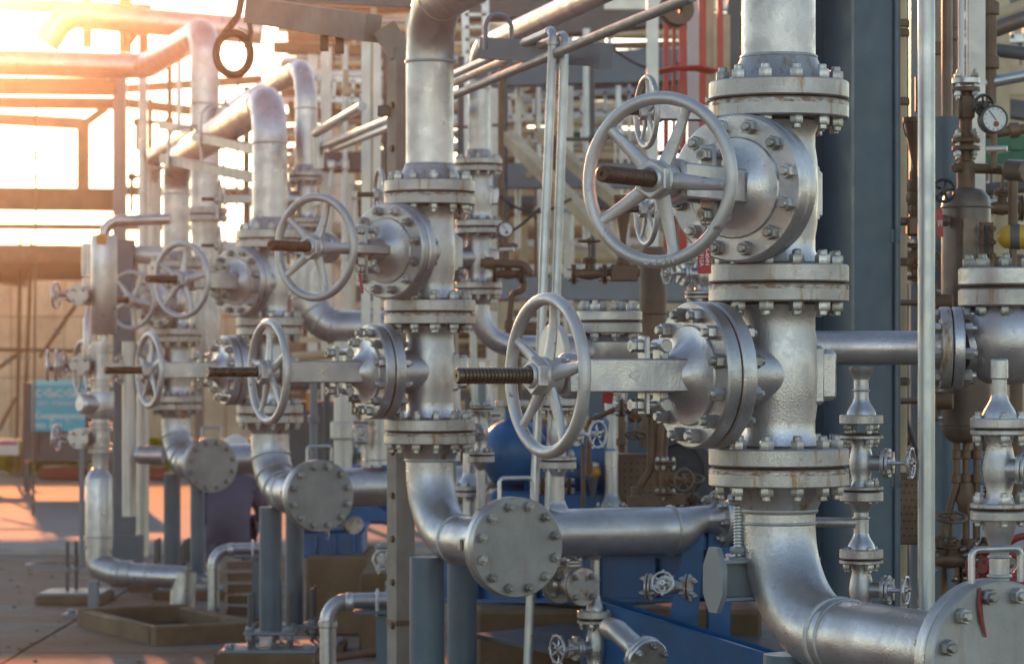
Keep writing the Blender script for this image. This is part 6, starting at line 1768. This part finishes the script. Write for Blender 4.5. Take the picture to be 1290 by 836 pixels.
# rusty small valves and fittings that crowd the right edge and the pump
for px, py, D_, pd_, sd_, rf, lb in ((1148, 330, 11.4, Z, Vector((.4, -.9, 0)), .045, 'brown valve on the upright behind the funnel block'), (1262, 262, 11.2, X, Vector((0, -.2, 1)), .05, 'brown valve standing above the yellow actuator'),
    (1280, 350, 11.6, Z, Vector((.3, -.95, 0)), .05, 'brown valve behind the cover of the right edge valve'), (1196, 705, 10.7, X, Vector((0, -.3, 1)), .055, 'brown valve low under the bent drain pipe'), (1255, 640, 10.9, Z, Vector((-.5, -.85, 0)), .05, 'brown valve on the rightmost drain pipe'),
    (1232, 720, 10.8, X, Vector((0, -1, .2)), .05, 'brown valve low behind the near lifting handle'), (872, 640, 13.6, X, Vector((0, -.4, 1)), .05, 'brown valve beside the near branch flange'), (700, 612, 13.9, X, Vector((0, -.9, .3)), .045, 'brown valve against the blue motor'), (640, 345, 15.3, X, Vector((0, -.2, 1)), .05, 'brown valve under the small gauge')):
    small_valve(P(px, py, D_), pd_, sd_, rf, rf * 1.4, lb, rf * 3.0, rf * 1.1, mat=RUSTY, group='small brown valves', knobs=False)
for px, py, D_, lb in ((572, 520, 16.2, 'silver flanged spool right of the middle column, below the lower valve'), (612, 512, 15.8, 'silver flanged spool left of the oval handwheel, above the blue pump'), (592, 610, 14.9, 'silver flanged spool behind the middle elbow'), (770, 640, 14.0, 'silver flanged spool behind the thick branch pipe')):
    pipe_string('flanged_spool', lb, 'pipe', P(px, py + 60, D_), Z, [('pipe', 0, .18, .035), ('flange', .18, .205, .085), ('gasket', .205, .212, .078), ('flange', .212, .237, .085), ('cone', .237, .30, .06, .035), ('pipe', .30, .5, .035), ('bolts', .2085, .03, .085, 6)], group='silver flanged spools in the depth')
pp = thing('perforated_plate', 'brown perforated plate standing between blue column and pole', 'plate', P(1142, 690, 11.0))
m = M(); m.box(tuple(P(1143, 640, 11.0)), (.095, .02, .27)); part('plate', m, RUSTY, pp)
for i in range(4):
    for j in range(9):
        m = M(); m.lathe([(0, 0), (.0045, 0), (.0045, .002), (0, .002)], frame(P(1132 + 7 * i + (j % 2) * 3, 602 + 9 * j, 10.988), -Y), 8); part('hole', m, BLACK, pp)
for k, (a, b_, r_, mt, lb) in enumerate((((1128, 250, 11.9), (1160, 250, 11.9), .02, RUSTY, 'short brown pipe between beige standpipe and funnel'), ((1128, 560, 11.6), (1175, 545, 11.6), .018, RUSTY, 'short brown pipe low between standpipe and pole'), ((1240, 330, 11.4), (1330, 335, 11.4), .025, RUSTY, 'brown pipe level behind the right edge cover bolts'),
    ((1245, 590, 11.3), (1330, 600, 11.3), .03, BROWN, 'brown pipe level behind the right edge vent valve'), ((1190, 640, 11.5), (1330, 655, 11.5), .03, DKB, 'dark pipe level behind the three brown drain pipes'), ((560, 655, 15.0), (700, 648, 14.6), .03, GALV, 'grey pipe lying behind the middle blind flange'), ((1225, 170, 12.2), (1330, 158, 12.2), .022, RUSTY, 'brown pipe passing just under the gauge'))):
    t = thing('short_pipe', lb, 'pipe', P(*a))
    m = M(); m.tube([P(*a), P(*b_)], r_, 12); part('pipe', m, mt, t)
    m = M(); c_ = P(*a).lerp(P(*b_), .5); d_ = (P(*b_) - P(*a)).normalized(); m.cyl(c_ - d_ * r_, c_ + d_ * r_, r_ * 1.5, n=12, ch=r_ * .2); part('union', m, mt, t)
bar('blue_machine', 'bright blue machine panel seen behind the brown drain pipes', 'machine', (1205, 590, 12.6), (1262, 590, 12.6), .1, .14, BLUE)

# ------------------------------------------------------------------ haze round the whole yard, added for the warm glow at upper left
m = M(); m.box((0, 720, 3.0), (1900, 1640, 8.4), b=.01)
hz_m = bpy.data.materials.new('haze air'); hz_m.use_nodes = True
t_ = hz_m.node_tree; t_.nodes.clear()
out = t_.nodes.new('ShaderNodeOutputMaterial'); pv = t_.nodes.new('ShaderNodeVolumePrincipled')
pv.inputs['Color'].default_value = (.95, .93, .90, 1)
pv.inputs['Density'].default_value = HAZE_DENSITY
pv.inputs['Anisotropy'].default_value = HAZE_G
t_.links.new(pv.outputs[0], out.inputs['Volume'])
tag(link('haze', m.data('haze', hz_m)), kind='stuff')
